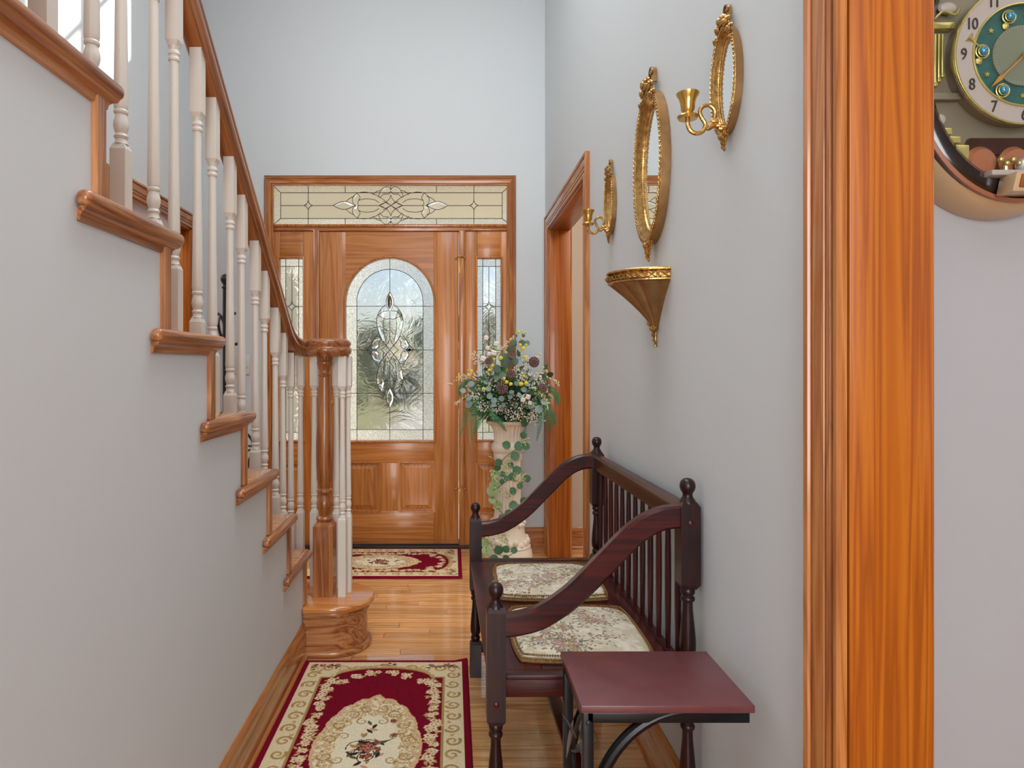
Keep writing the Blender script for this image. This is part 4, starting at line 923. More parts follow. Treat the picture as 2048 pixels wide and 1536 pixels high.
# ------------------------------------------------------------------ iron stand by the door on the left
sd = thing('iron_coat_stand', 'black iron coat stand with ball finial and scroll hooks behind the balusters', 'coat stand', (-1.32, 3.92, 0))
zt_ = at(450, 548, 3.92).z; cx_, cy_ = -1.323, 3.92
mb = MB().lathe([(.016, .02), (.016, zt_-.075)], (cx_, cy_, 0), 14); mb.build('post', BLACK, sd)
MB().lathe([(.016, zt_-.085), (.022, zt_-.083), (.022, zt_-.077), (.016, zt_-.074), (.014, zt_-.064), (.016, zt_-.056), (.023, zt_-.053), (.023, zt_-.045), (.027, zt_-.04), (.0285, zt_-.03), (.026, zt_-.018), (.018, zt_-.006), (.006, zt_), (0, zt_)], (cx_, cy_, 0), 16).build('ball_finial', BLACK, sd)
for a in (0, PI):
    for zz in (1.40,):
        pts = []
        for i in range(25):
            t = i/24; an = -1.9+3.5*t; pts.append((cx_+math.cos(a)*(.058+.052*-math.cos(an)), cy_+math.sin(a)*.05, zz+.09*math.sin(an)))
        MB().tube(bez(pts, 1), .0085, 8).build('scroll_hook', BLACK, sd)
for a in (PI/2, -PI/2):
    MB().tube(bez([(cx_, cy_+math.sin(a)*.015, 1.34), (cx_, cy_+math.sin(a)*.08, 1.36), (cx_, cy_+math.sin(a)*.12, 1.42), (cx_, cy_+math.sin(a)*.09, 1.47)], 6), .008, 8).build('scroll_hook', BLACK, sd)
for k in range(4):
    a = k*PI/2; c_, s_ = math.cos(a), math.sin(a)
    MB().tube(bez([(cx_+c_*.015, cy_+s_*.015, .74), (cx_+c_*.10, cy_+s_*.10, .80), (cx_+c_*.165, cy_+s_*.165, .72), (cx_+c_*.13, cy_+s_*.13, .60), (cx_+c_*.09, cy_+s_*.09, .3), (cx_+c_*.2, cy_+s_*.2, .02), (cx_+c_*.22, cy_+s_*.22, .012)], 8), .008, 8).build('curved_leg', BLACK, sd)
MB().tube([(cx_+.17*math.cos(t*PI/16), cy_+.17*math.sin(t*PI/16), .70) for t in range(32)], .006, 8, closed=True).build('umbrella_ring', BLACK, sd)
# ------------------------------------------------------------------ gilt mirrors, sconces, bracket (on the right wall, facing -x)
def rosebud(mb, c, r, rnd_, out=Vector((-1, 0, 0))):
    # layered petals
    c = Vector(c)
    for ring, (n, q, lift) in enumerate(((5, .62, .0), (4, .36, .35), (1, 0, .6))):
        for i in range(n):
            a = 2*PI*i/n+ring*.6+rnd_.random()*.3
            p = c+Vector((-r*lift, math.cos(a)*r*q, math.sin(a)*r*q)); mb.ball(p, r*.52, 8, 6, (.55, .9, .9))
def oval_frame(name, label, Yc, Zc, a, b_, rim, prot, group, beads, crest, candle):
    rnd_ = random.Random(int(Yc*100)); t = thing(name, label, 'mirror', (XR, Yc, Zc), group=group)
    def ring_sweep(prof, nm, mat, n=56, ang=50):
        vs = []; k = len(prof)
        for i in range(n):
            th = 2*PI*i/n; nrm = Vector((0, math.cos(th)*b_, math.sin(th)*a)).normalized(); c = Vector((XR, Yc+a*math.cos(th), Zc+b_*math.sin(th)))
            for u, v in prof: vs.append(c+nrm*u+Vector((-v, 0, 0)))
        fs = [(i*k+q, i*k+(q+1) % k, ((i+1) % n)*k+(q+1) % k, ((i+1) % n)*k+q) for i in range(n) for q in range(k)]
        return MB().add(vs, fs).build(nm, mat, t, ang=ang)
    ring_sweep([(0, .001), (0, prot*.9), (-rim*.12, prot), (-rim*.3, prot*.98), (-rim*.42, prot*.86), (-rim*.55, prot*.9), (-rim*.75, prot*.6), (-rim, prot*.38), (-rim*1.02, .001)], 'frame', GOLD)
    ring_sweep([(.0006, .001), (.0006, prot*.86), (-.002, prot*.86), (-.002, .001)], 'frame_side', GOLDD)
    # rope moulding round the rim
    rp = MB(); n = int(2*PI*math.sqrt((a*a+b_*b_)/2)/beads)
    for i in range(n):
        th = 2*PI*i/n; c = Vector((XR-prot*.98, Yc+(a-rim*.16)*math.cos(th), Zc+(b_-rim*.16)*math.sin(th)))
        tn = Vector((0, -a*math.sin(th), b_*math.cos(th))).normalized(); nr = Vector((0, tn.z, -tn.y)); s0 = len(rp.v)
        rp.ball((0, 0, 0), 1, 6, 5, (beads*.30, beads*.62, beads*.24))
        d = (tn*.8+nr*.6).normalized(); e_ = Vector((1, 0, 0)); f_ = d.cross(e_)
        M_ = Matrix(((e_.x, d.x, f_.x, c.x), (e_.y, d.y, f_.y, c.y), (e_.z, d.z, f_.z, c.z), (0, 0, 0, 1))); rp.xf(M_, s0)
    o = rp.build('rope_moulding', GOLD, t); o['kind'] = 'stuff'
    # beaded inner edge
    bd_ = MB(); a2, b2 = a-rim*.98, b_-rim*.98; n = int(2*PI*math.sqrt((a2*a2+b2*b2)/2)/(beads*.42))
    for i in range(n):
        th = 2*PI*i/n; bd_.ball((XR-prot*.45, Yc+a2*math.cos(th), Zc+b2*math.sin(th)), beads*.19, 6, 4)
    o = bd_.build('beaded_edge', GOLD, t); o['kind'] = 'stuff'
    MB().lathe([(0, -prot*.3), (1, -prot*.3), (1, -.002), (0, -.002)], (XR, Yc, Zc), 48, 'x', sx=a-rim*.95, sy=b_-rim*.95).build('mirror_glass', MIRROR, t)
    s = crest
    cr_ = MB()
    for (dy, dz, r) in ((.0, .0, 1.), (-.62, -.3, .8), (-1.05, -.9, .72), (.55, -.25, .75), (.95, -.75, .62), (-1.2, -1.5, .5)): rosebud(cr_, (XR-prot*.85, Yc+dy*s, Zc+b_+.42*s+dz*s), s*.46*r, rnd_)
    for (dy, dz, ry) in ((-.5, .5, .3), (.5, .45, -.3), (.95, -.2, .8)):   # ribbon leaves
        cr_.ball((XR-prot*.6, Yc+dy*s*.8, Zc+b_+.5*s+dz*s), s*.3, 8, 5, (.35, .9, .55))
    cr_.build('rose_crest', GOLD, t)
    vs = []; fs = []; cpts = bez([(Yc-.30*s, .55*s, 0), (Yc-.34*s, 1.0*s, 0), (Yc-.2*s, 1.35*s, 0), (Yc+.05*s, 1.42*s, 0), (Yc+.26*s, 1.2*s, 0), (Yc+.28*s, .6*s, 0)], 4)
    for q in cpts: vs += [(XR-.002, q.x, Zc+b_+q.y), (XR-.30*s-.002, q.x, Zc+b_+q.y), (XR-.30*s-.002, q.x*.0+Yc+(q.x-Yc)*.84, Zc+b_+q.y*.95), (XR-.002, Yc+(q.x-Yc)*.84, Zc+b_+q.y*.95)]
    for q in range(len(cpts)-1):
        for j in range(4): fs.append((q*4+j, q*4+(j+1) % 4, q*4+4+(j+1) % 4, q*4+4+j))
    MB().add(vs, fs+[(0, 1, 2, 3), tuple(range(len(vs)-4, len(vs)))]).build('ribbon_bow', GOLDD, t)
    bt = MB()
    for (dy, dz, r) in ((0, 0, 1.), (-.5, .15, .75), (.5, .15, .75), (0, -.6, .7), (.12, -1.0, .5), (-.1, -1.3, .36)): rosebud(bt, (XR-prot*.7, Yc+dy*s*.7, Zc-b_-.12*s+dz*s*.6), s*.38*r, rnd_)
    bt.build('rose_drop', GOLD, t)
    if candle:
        cxp = XR-.092; cz = Zc-.072
        CS = 1.22
        MB().lathe([(q_*CS, cz+(z_-cz)*CS) for q_, z_ in ((.0, cz-.008), (.016, cz-.0075), (.0185, cz-.003), (.017, cz-.001), (.009, cz), (.0085, cz+.004), (.0115, cz+.009), (.013, cz+.02), (.0155, cz+.03), (.0195, cz+.036), (.0198, cz+.0385), (.0175, cz+.0385), (.013, cz+.033), (.011, cz+.012), (0, cz+.011))], (cxp, Yc, 0), 20).build('candle_cup', BRASS, t)
        p = [(cxp, Yc, cz-.006), (cxp, Yc, cz-.02), (cxp+.006, Yc, cz-.034), (cxp+.02, Yc, cz-.04), (cxp+.033, Yc, cz-.034), (cxp+.038, Yc, cz-.02), (cxp+.030, Yc, cz-.006), (cxp+.026, Yc, cz+.008), (cxp+.034, Yc, cz+.019), (cxp+.048, Yc, cz+.02), (cxp+.058, Yc, cz+.01), (cxp+.058, Yc, cz-.006), (cxp+.05, Yc, cz-.02), (cxp+.042, Yc, cz-.032)]
        MB().tube(bez(p, 4), .0035, 8, rs=[.0052-.0014*i/((len(p)-1)*4) for i in range((len(p)-1)*4+1)]).build('scroll_arm', GOLD, t)
        lf_ = MB()
        for (x, z, r) in ((cxp+.04, cz-.026, .006), (cxp+.058, cz-.014, .008), (cxp+.068, cz-.024, .009), (XR-.018, cz-.03, .010)): lf_.ball((x, Yc, z), r, 8, 6, (1.3, .8, .7))
        lf_.tube([(cxp+.045, Yc, cz-.03), (cxp+.06, Yc, cz-.02), (XR-.016, Yc, cz-.03)], .0045, 8)
        lf_.build('arm_foliage', GOLD, t)
    return t
oval_frame('oval_mirror', 'large gilt oval mirror with rose crest on the right wall above the bracket', 1.985, 1.765, .140, .222, .038, .030, None, .0125, .053, False)
oval_frame('sconce_mirror', 'small gilt oval mirror candle sconce nearest the foreground on the right wall', 1.452, 1.795, .066, .114, .017, .019, None, .009, .036, True)
oval_frame('sconce_mirror', 'small gilt oval mirror candle sconce farthest down the right wall beside the doorway', 2.52, 1.79, .066, .114, .017, .019, None, .009, .036, True)
# bracket shelf
bk = thing('wall_bracket', 'gilt fluted half-round wall bracket shelf with rose drop below the large mirror', 'shelf', (XR, 1.97, 1.35)); Yc = 1.97
zt = 1.455
fl = lambda a, z: 1+.13*abs(math.sin(a*7))-.05
hr = [(.145, 0), (.147, -.002), (.147, -.006), (.142, -.008), (.139, -.012), (.139, -.027), (.143, -.03), (.143, -.034), (.136, -.036)]
MB().lathe([(0, zt)]+[(r, zt+z) for r, z in hr]+[(0, zt-.036)], (XR, Yc, 0), 36, a0=PI/2, a1=3*PI/2, sy=.86).build('shelf_top', GOLD, bk)
wv = MB()
for i in range(13):
    a = PI/2+PI*(i+.5)/13
    for k in range(5):
        pass
    pts = []
    for j in range(9):
        t_ = j/8; aa = a+(t_-.5)*PI/13*1.25; pts.append((XR+.141*math.cos(aa), Yc+.121*math.sin(aa), zt-.0195+.006*math.sin((t_-.5)*2*PI)))
    wv.tube(pts, .0022, 6); pts2 = [(p[0], p[1], 2*(zt-.0195)-p[2]) for p in pts]; wv.tube(pts2, .0022, 6)
wv.build('guilloche_band', GOLD, bk)
pr = [(.128, zt-.036), (.112, zt-.05), (.09, zt-.07), (.068, zt-.092), (.047, zt-.115), (.031, zt-.135), (.02, zt-.152), (.012, zt-.165), (.004, zt-.170)]
MB().lathe(pr, (XR, Yc, 0), 64, a0=PI/2, a1=3*PI/2, sy=.86, flute=fl).build('fluted_body', GOLDD, bk)
rb = MB(); rn = random.Random(2)
for (dx, dy, dz, r) in ((-.013, 0, -.163, .012), (-.012, .014, -.158, .008), (-.01, -.014, -.166, .009), (-.022, .006, -.148, .009), (-.01, 0, -.182, .009), (-.008, .003, -.196, .007), (-.006, -.004, -.206, .0055)): rosebud(rb, (XR+dx, Yc+dy, zt+dz), r, rn)
rb.tube([(XR-.005, Yc, zt-.17), (XR-.005, Yc+.002, zt-.218)], .004, 8); rb.build('rose_drop', GOLD, bk); rb = MB(); rosebud(rb, (XR-.143, Yc, zt-.02), .012, rn); rosebud(rb, (XR-.138, Yc+.012, zt-.022), .008, rn); rosebud(rb, (XR-.138, Yc-.012, zt-.022), .008, rn)
rb.build('front_roses', GOLD, bk)
# ------------------------------------------------------------------ musical wall clock (right edge)
ck = thing('musical_wall_clock', 'round musical wall clock with dark inner frame and cream rim at the right edge', 'clock', (.922, 1.16, 1.683))
KX, KZ, KY = .922, 1.683, 1.16; s1 = 1/1245.
CREAMP = plain('cream_lacquer', srgb(186, 156, 120), .3, coat=.4); DKFR = plain('dark_walnut_frame', srgb(30, 16, 12), .15, coat=.7, var=.5, vs=20); CHAMP = plain('champagne_panel', srgb(132, 124, 104), .35, metal=.35)
DIAL = plain('silver_dial', srgb(164, 154, 146), .45); TEAL = plain('teal_enamel', srgb(42, 84, 78), .35, var=.2, vs=60); CDISC = plain('grey_green_disc', srgb(122, 128, 108), .3, metal=.3)
PGOLD = plain('pale_gold', srgb(206, 192, 120), .25, metal=.8); NUM = plain('numeral_brown', srgb(52, 44, 36), .5); COPPER = plain('copper_stripe', srgb(150, 92, 62), .35, coat=.3); GEM = plain('blue_crystal', srgb(40, 120, 150), .05, coat=1, var=.6, vs=300); GLD = plain('gold_hand', srgb(196, 140, 66), .4, metal=.5)
def ell(prof, nm, mat, a, b_, ang=40, par=ck, n=72):   # prof (offset outward, depth toward room)
    vs = []; k = len(prof)
    for i in range(n):
        th = 2*PI*i/n
        for u, v in prof: vs.append((KX+(a+u)*math.cos(th), KY-v, KZ-.012*0+(b_+u)*math.sin(th)))
    fs = [(i*k+q, i*k+(q+1) % k, ((i+1) % n)*k+(q+1) % k, ((i+1) % n)*k+q) for i in range(n) for q in range(k)]
    return MB().add(vs, fs).build(nm, mat, par, ang=ang)
def disc(nm, mat, r0, r1, y0, y1, par=ck, cx=KX, cz=KZ, n=48, bev=0):
    pr_ = [(r0, -y0), (r1, -y0), (r1, -y1), (r0, -y1)]
    if r0 > 0: pr_ = pr_+[pr_[0]]
    return MB().lathe(pr_, (cx, KY, cz), n, 'y', caps=(r0 == 0)).build(nm, mat, par, ang=40, bevel=bev)
ell([(0, .001), (0, .02), (-.006, .042), (-.016, .056), (-.028, .064), (-.034, .064), (-.034, .001)], 'cream_rim', CREAMP, .194, .252)
ell([(.0, .05), (.002, .066), (-.004, .068), (-.004, .05)], 'copper_line', COPPER, .176, .234)
ell([(0, .02), (0, .060), (-.01, .068), (-.026, .070), (-.036, .062), (-.038, .03)], 'dark_frame', DKFR, .180, .234)
KY = 1.16-.020
MB().lathe([(0, -.028), (1, -.028), (1, -.02), (0, -.02)], (KX, KY, KZ), 64, 'y', sx=.146, sy=.198).build('champagne_backdrop', CHAMP, ck)
disc('chapter_ring', DIAL, .083, .111, .055, .046); disc('ring_rim', PGOLD, .1105, .1135, .057, .052, bev=.0008); disc('dial_drum', CHAMP, 0, .109, .0435, .028); disc('inner_rim', PGOLD, .0815, .084, .058, .040, bev=.0006)
disc('teal_disc', TEAL, 0, .083, .050, .044); disc('centre_disc', CDISC, 0, .049, .053, .044)
def text(tx, x, z, size, y, mat, par, nm, ext=.0006):
    cu = bpy.data.curves.new(nm, 'FONT'); cu.body = tx; cu.size = size; cu.align_x = 'CENTER'; cu.align_y = 'CENTER'; cu.extrude = ext; cu.resolution_u = 3; cu.space_character = .9
    o = bpy.data.objects.new(nm, cu); COL.objects.link(o); dg = bpy.context.evaluated_depsgraph_get(); dg.update()
    me = bpy.data.meshes.new_from_object(o.evaluated_get(dg)); bpy.data.objects.remove(o); me.name = nm
    me.materials.clear(); me.materials.append(mat); n = bpy.data.objects.new(nm, me); COL.objects.link(n); n.parent = par
    n.rotation_euler = (PI/2, 0, 0); n.location = Vector((x, y, z))-WO[par.name]; n.scale = (.82, 1, 1); return n
for h in range(1, 13):
    a = PI/2-h*PI/6; text(str(h), KX+.0975*math.cos(a), KZ+.0975*math.sin(a), .0265, KY-.0562, NUM, ck, 'numeral')
for a in (110, 175, 240, 300, 0, 55):
    a = R_(a); x, z = KX+.066*math.cos(a), KZ+.066*math.sin(a)
    g_ = MB().ball((x, KY-.056, z), .0072, 14, 10, (1, .8, 1)).build('crystal', GEM, ck)
    MB().tube([(x+.0105*math.cos(t*PI/12), KY-.053, z+.0105*math.sin(t*PI/12)) for t in range(24)], .0014, 8, closed=True).build('crystal_bezel', PGOLD, g_)
    MB().tube([(x+.0075*math.cos(t*PI/12), KY-.055, z+.0075*math.sin(t*PI/12)) for t in range(24)], .001, 8, closed=True).build('crystal_bezel', PGOLD, g_)
    MB().lathe([(.0015, -.056), (.006, -.052), (0, -.05)], (x-.004, KY, z-.0145), 8, 'y').build('bell_ornament', PGOLD, ck)
def star(x, z, r, y=.052, n=5):
    pts = [(x+(r if k % 2 == 0 else r*.45)*math.cos(PI/2+k*PI/n), z+(r if k % 2 == 0 else r*.45)*math.sin(PI/2+k*PI/n)) for k in range(2*n)]
    MB().prism(pts, 'y', KY-y-.001, KY-y+.002).build('star', PGOLD, ck, smooth=False)
for a in (142, 208, 270, 330, 30, 85): star(KX+.065*math.cos(R_(a)), KZ+.065*math.sin(R_(a)), .005)
# small horn ornament
MB().lathe([(.001, 0), (.0015, .012), (.003, .019), (.008, .026), (0, .026)], (0, 0, 0), 12).xf(Matrix.Translation((KX-.07, KY-.055, KZ+.012)) @ Matrix.Rotation(-.9, 4, 'Y')).build('horn_ornament', PGOLD, ck)
def hand(ang, L_, w_, nm):
    c_, s_ = math.cos(ang), math.sin(ang); P__ = lambda u, v: (KX+u*c_-v*s_, KZ+u*s_+v*c_)
    MB().prism([P__(-.01, -w_*.5), (P__(L_*.66, -w_*.6)), P__(L_*.72, -w_*1.8), P__(L_, 0), P__(L_*.72, w_*1.8), P__(L_*.66, w_*.6), P__(-.01, w_*.5)], 'y', KY-.0595, KY-.058).build(nm, GLD, ck, smooth=False)
hand(math.atan2(-65, -68), .078, .0022, 'hour_hand'); hand(R_(35), .092, .0018, 'minute_hand')
MB().ball((KX, KY-.06, KZ), .005, 12, 8).build('hand_hub', PGOLD, ck)
for t in range(60):
    pass
tk = MB()
for t in range(60):
    a = t*PI/30; tk.tube([(KX+.0435*math.cos(a), KY-.0535, KZ+.0435*math.sin(a)), (KX+(.0475)*math.cos(a), KY-.0535, KZ+.0475*math.sin(a))], .0004, 4)
tk.build('minute_marks', DIAL, ck)
# organ-pipe columns both sides, entablature, steps, plinth
for sg in (-1, 1):
    for k, (dx, zb) in enumerate(((.137, -.045), (.1285, -.037), (.1225, -.030), (.1165, -.022))):
        x = KX+sg*dx; wv_ = .0034 if k == 0 else .0020
        MB().box(x-wv_, x+wv_, KY-.036, KY-.028, KZ+zb, KZ+.044).build('organ_pipe', PGOLD, ck, bevel=.0012)
        MB().box(x-wv_-.001, x+wv_+.001, KY-.038, KY-.028, KZ+zb-.006, KZ+zb).build('pipe_base', PGOLD, ck, bevel=.0008)
    MB().box(KX+sg*.120-.02, KX+sg*.120+.02, KY-.042, KY-.028, KZ+.049, KZ+.060).build('entablature', PGOLD, ck, bevel=.002)
    MB().box(KX+sg*.115-.026, KX+sg*.115+.026, KY-.04, KY-.028, KZ-.066, KZ-.055).build('cornice', CHAMP, ck, bevel=.001)
    for k in range(3):
        x = KX+sg*(.118-.014*k) ; z = KZ-.112-.014*k
        MB().box(x-.014, x+.014, KY-.04, KY-.028, z-.011-(.024 if k == 2 else 0), z).build('gold_step', PGOLD, ck, bevel=.0015)
    MB().ball((KX+sg*.122, KY-.036, KZ-.098), .009, 10, 8, (1, .6, 1.1)).build('cherub_ornament', DIAL, ck)
    MB().ball((KX+sg*.11, KY-.036, KZ+.085), .011, 10, 8, (1.4, .6, .9)).build('cherub_ornament', DIAL, ck)
    MB().tube(bez([(KX+sg*.13, KY-.036, KZ+.068), (KX+sg*.118, KY-.04, KZ+.078), (KX+sg*.10, KY-.04, KZ+.072), (KX+sg*.092, KY-.038, KZ+.082)], 5), .0022, 8).build('scroll_ornament', PGOLD, ck)
MB().prism([(KX-.072, KZ-.128), (KX+.072, KZ-.128), (KX+.085, KZ-.155), (KX-.085, KZ-.155)], 'y', KY-.036, KY-.028).build('walnut_panel', plain('walnut_panel', srgb(58, 28, 14), .3, var=.3, vs=40), ck, smooth=False)
for sg in (-1, 0, 1):
    MB().lathe([(0, -.045), (.020, -.043), (.026, -.036), (.026, -.028), (0, -.028)], (KX+sg*.055, KY, KZ-.168), 28, 'y').build('agate_disc', COPPER, ck)
    MB().tube([(KX+sg*.03+.0, KY-.055, KZ-.19), (KX+sg*.03, KY-.055, KZ-.172)], .0035, 8).build('swan_ornament', PGOLD, ck)
for k in range(9):
    x = KX-.04+k*.01; MB().ball((x, KY-.058, KZ-.170-.006*(k % 2)), .0045, 10, 7).build('gold_ball', PGOLD, ck)
MB().ball((KX, KY-.055, KZ-.178), .012, 14, 10).build('crystal_orb', plain('crystal_orb', (.7, .74, .78, 1), .05, metal=.6), ck)
MB().box(KX-.06, KX+.06, KY-.066, KY-.03, KZ-.197, KZ-.188).build('ornament_plinth', DIAL, ck, bevel=.002)
MB().prism([(KX-.036, KZ-.196), (KX+.036, KZ-.196), (KX+.043, KZ-.228), (KX-.043, KZ-.228)], 'y', KY-.085, KY-.05).build('badge_block', CREAMP, ck, bevel=.003)
MB().prism([(KX-.029, KZ-.2), (KX+.029, KZ-.2), (KX+.034, KZ-.222), (KX-.034, KZ-.222)], 'y', KY-.0875, KY-.08).build('amber_badge', plain('amber_badge', srgb(132, 74, 20), .15, coat=.8, var=.4, vs=30), ck, bevel=.002)
# ------------------------------------------------------------------ pedestal
pd = thing('fluted_pedestal', 'ivory fluted column pedestal standing by the front door under the flowers', 'pedestal', (.335, 4.08, 0)); px_, py_ = .335, 4.08
flu = lambda n, d: (lambda a, z: 1-d*abs(math.sin(a*n/2))**3)
MB().lathe([(0, 0), (.145, 0), (.15, .01), (.15, .04), (.145, .07), (.137, .085), (.133, .10), (.12, .13), (.108, .16), (.1, .19), (.094, .235)], (px_, py_, 0), 32).build('base', PLASTER, pd)
gb_ = MB(); rn = random.Random(3)
for k in range(20):
    a = 2*PI*k/20; gb_.ball((px_+.122*math.cos(a), py_+.122*math.sin(a), .125+.012*math.sin(k*2.1)), .016, 8, 6, (1, 1, 1.3)); gb_.ball((px_+.1*math.cos(a+.1), py_+.1*math.sin(a+.1), .235+.008*math.sin(k*1.7)), .012, 8, 6)
gb_.tube([(px_+.134*math.cos(k*PI/20), py_+.134*math.sin(k*PI/20), .098) for k in range(40)], .005, 8, closed=True)
gb_.build('moulded_garland', PLASTER, pd)
MB().lathe([(.092, .23), (.087, .26), (.081, .30), (.079, .45), (.078, .60), (.080, .62)], (px_, py_, 0), 120, flute=flu(22, .09)).build('fluted_shaft', PLASTER, pd)
MB().lathe([(.082, .615), (.086, .622), (.086, .66), (.082, .67)], (px_, py_, 0), 32).build('shaft_band', PLASTER, pd)
MB().lathe([(.080, .655), (.095, .667), (.101, .685), (.1, .705), (.094, .716), (.086, .722)], (px_, py_, 0), 32).build('collar', PLASTER, pd)
MB().lathe([(.084, .715), (.084, .75), (.088, .79), (.098, .815), (.113, .828)], (px_, py_, 0), 120, flute=flu(20, .10)).build('fluted_capital', PLASTER, pd)
MB().lathe([(.11, .826), (.128, .836), (.133, .844), (.128, .853), (.11, .854), (.09, .846), (.0, .845)], (px_, py_, 0), 32).build('rim', PLASTER, pd)
# ------------------------------------------------------------------ flowers
def leafmesh(nm, outline, mat, curl=.15, fold=.12, nseg=6):
    vs = []; n = len(outline)
    for (t, w_) in outline: vs += [(-w_, t, fold*abs(w_)-curl*t*t), (0, t, -curl*t*t), (w_, t, fold*abs(w_)-curl*t*t)]
    fs = []
    for i in range(n-1): a = i*3; fs += [(a, a+1, a+4, a+3), (a+1, a+2, a+5, a+4)]
    k = len(vs); vs += [(x, y, z-.012) for x, y, z in vs]; fs += [tuple(q+k for q in f)[::-1] for f in list(fs)]
    return meshof(MB().add(vs, fs), nm, mat)
def leafcol(nm, c, r=.5): return plain(nm, srgb(*c), r, var=.22, vs=25, sheen=.1)
EUD, EUL, EUG, DGR, LGR = leafcol('dark_eucalyptus', (80, 106, 86)), leafcol('silver_eucalyptus', (128, 152, 146)), leafcol('garland_leaf_green', (62, 108, 72)), leafcol('deep_green', (46, 84, 48)), leafcol('fresh_green', (132, 168, 88))
FERN = leafcol('fern_green', (46, 116, 64)); PALE = leafcol('pale_leaf', (150, 178, 122))
rnd_o = [(0, .02), (.12, .3), (.35, .47), (.6, .5), (.8, .38), (.94, .18), (1, .03)]
pt_o = [(0, .02), (.1, .16), (.3, .3), (.55, .28), (.8, .14), (1, .01)]
RL = {m_.name: leafmesh('round_leaf', rnd_o, m_) for m_ in (EUD, EUL, EUG, DGR, PALE)}
PL_ = {m_.name: leafmesh('pointed_leaf', pt_o, m_) for m_ in (EUD, DGR, LGR, FERN, EUG)}
def orient(mesh, nm, par, p, d, scale, roll=0):
    d = Vector(d).normalized(); n_ = Vector((.25*math.sin(scale*900), -1, .45)); n_ = (n_-d*n_.dot(d)).normalized(); x_ = d.cross(n_)
    q = Matrix(((x_.x, d.x, n_.x), (x_.y, d.y, n_.y), (x_.z, d.z, n_.z))).to_quaternion(); e_ = (q @ Matrix.Rotation(roll, 4, 'Y').to_quaternion()).to_euler()
    return inst(mesh, nm, par, p, e_, scale)
ar = thing('flower_arrangement', 'full arrangement of silk greenery, lotus pods, white sprays and yellow blooms on the pedestal', 'flowers', (.335, 4.08, .854)); AC = Vector((.335, 4.06, .97))
def Q(px, py, dy=0): p = at(px, py, 4.0+dy); return p
rn = random.Random(21)
# loose green filler (uncountable)
fm = MB()
def quadleaf(mb, p, d, L_, w_):
    d = d.normalized(); s_ = d.cross(Vector((rn.uniform(-1, 1), rn.uniform(-1, 1), rn.uniform(-1, 1)))).normalized()*w_; n = d.cross(s_).normalized()*w_*.25
    mb.add([p, p+d*L_*.5+s_+n, p+d*L_, p+d*L_*.5-s_+n], [(0, 1, 2), (0, 2, 3)])
fills = [(MB(), DGR), (MB(), EUD), (MB(), LGR), (MB(), FERN)]
def inside(p):   # overall silhouette of the bouquet
    pass
for i in range(4600):
    u = rn.gauss(0, 1), rn.gauss(0, 1), rn.gauss(0, 1); v = Vector(u).normalized(); r = rn.uniform(.35, 1)
    p = AC+Vector((v.x*.24*r, v.y*.17*r, v.z*(.175 if v.z > 0 else .13)*r)); 
    if p.z < .845: continue
    d = (p-AC).normalized()+Vector((rn.uniform(-.6, .6), rn.uniform(-.6, .6), rn.uniform(-.5, .6)))
    k = 0 if r < .7 else rn.choice((0, 1, 2, 2, 3)); quadleaf(fills[k][0], p, d, rn.uniform(.02, .045), rn.uniform(.004, .010))
for mb, m_ in fills:
    o = mb.build('leaf_filler', m_, ar, smooth=False); o['kind'] = 'stuff'
# white gypsophila sprays and stems
WH = plain('white_blossom', srgb(236, 230, 220), .7); CRB = plain('cream_bud', srgb(232, 218, 170), .6); STEM = plain('stem_green', srgb(110, 120, 66), .6); YEL = plain('yellow_bloom', srgb(222, 204, 52), .6, var=.2, vs=200); YELG = plain('lime_bloom', srgb(196, 206, 70), .6, var=.2, vs=200)
gy = MB(); gs = MB()
spots = [(962, 722), (975, 740), (952, 752), (990, 748), (940, 772), (962, 780), (945, 790), (985, 770), (1048, 735), (1060, 752), (1040, 755), (1030, 745), (1068, 770), (1078, 755), (990, 822), (1000, 815), (1012, 824), (1025, 806), (1040, 818), (1052, 800), (1062, 812), (1045, 795), (1070, 825), (985, 812), (952, 800), (960, 812), (1035, 830), (1080, 790), (1060, 838), (978, 700), (1056, 720), (1090, 775), (930, 765), (1022, 834), (1076, 840), (970, 815), (998, 758), (1085, 812)]
for (px, py) in spots:
    c = Q(px, py, -.08 if 940 < px < 1080 else -.02)
    for k in range(26):
        p = c+Vector((rn.gauss(0, .017), rn.gauss(0, .014), rn.gauss(0, .017))); gy.ball(p, rn.uniform(.0028, .0058), 5, 4)
        if k % 2 == 0: gs.tube([c+Vector((0, .04, -.02)), p], .0006, 3)
o = gy.build('white_sprays', WH, ar); o['kind'] = 'stuff'
o = gs.build('spray_stems', STEM, ar); o['kind'] = 'stuff'
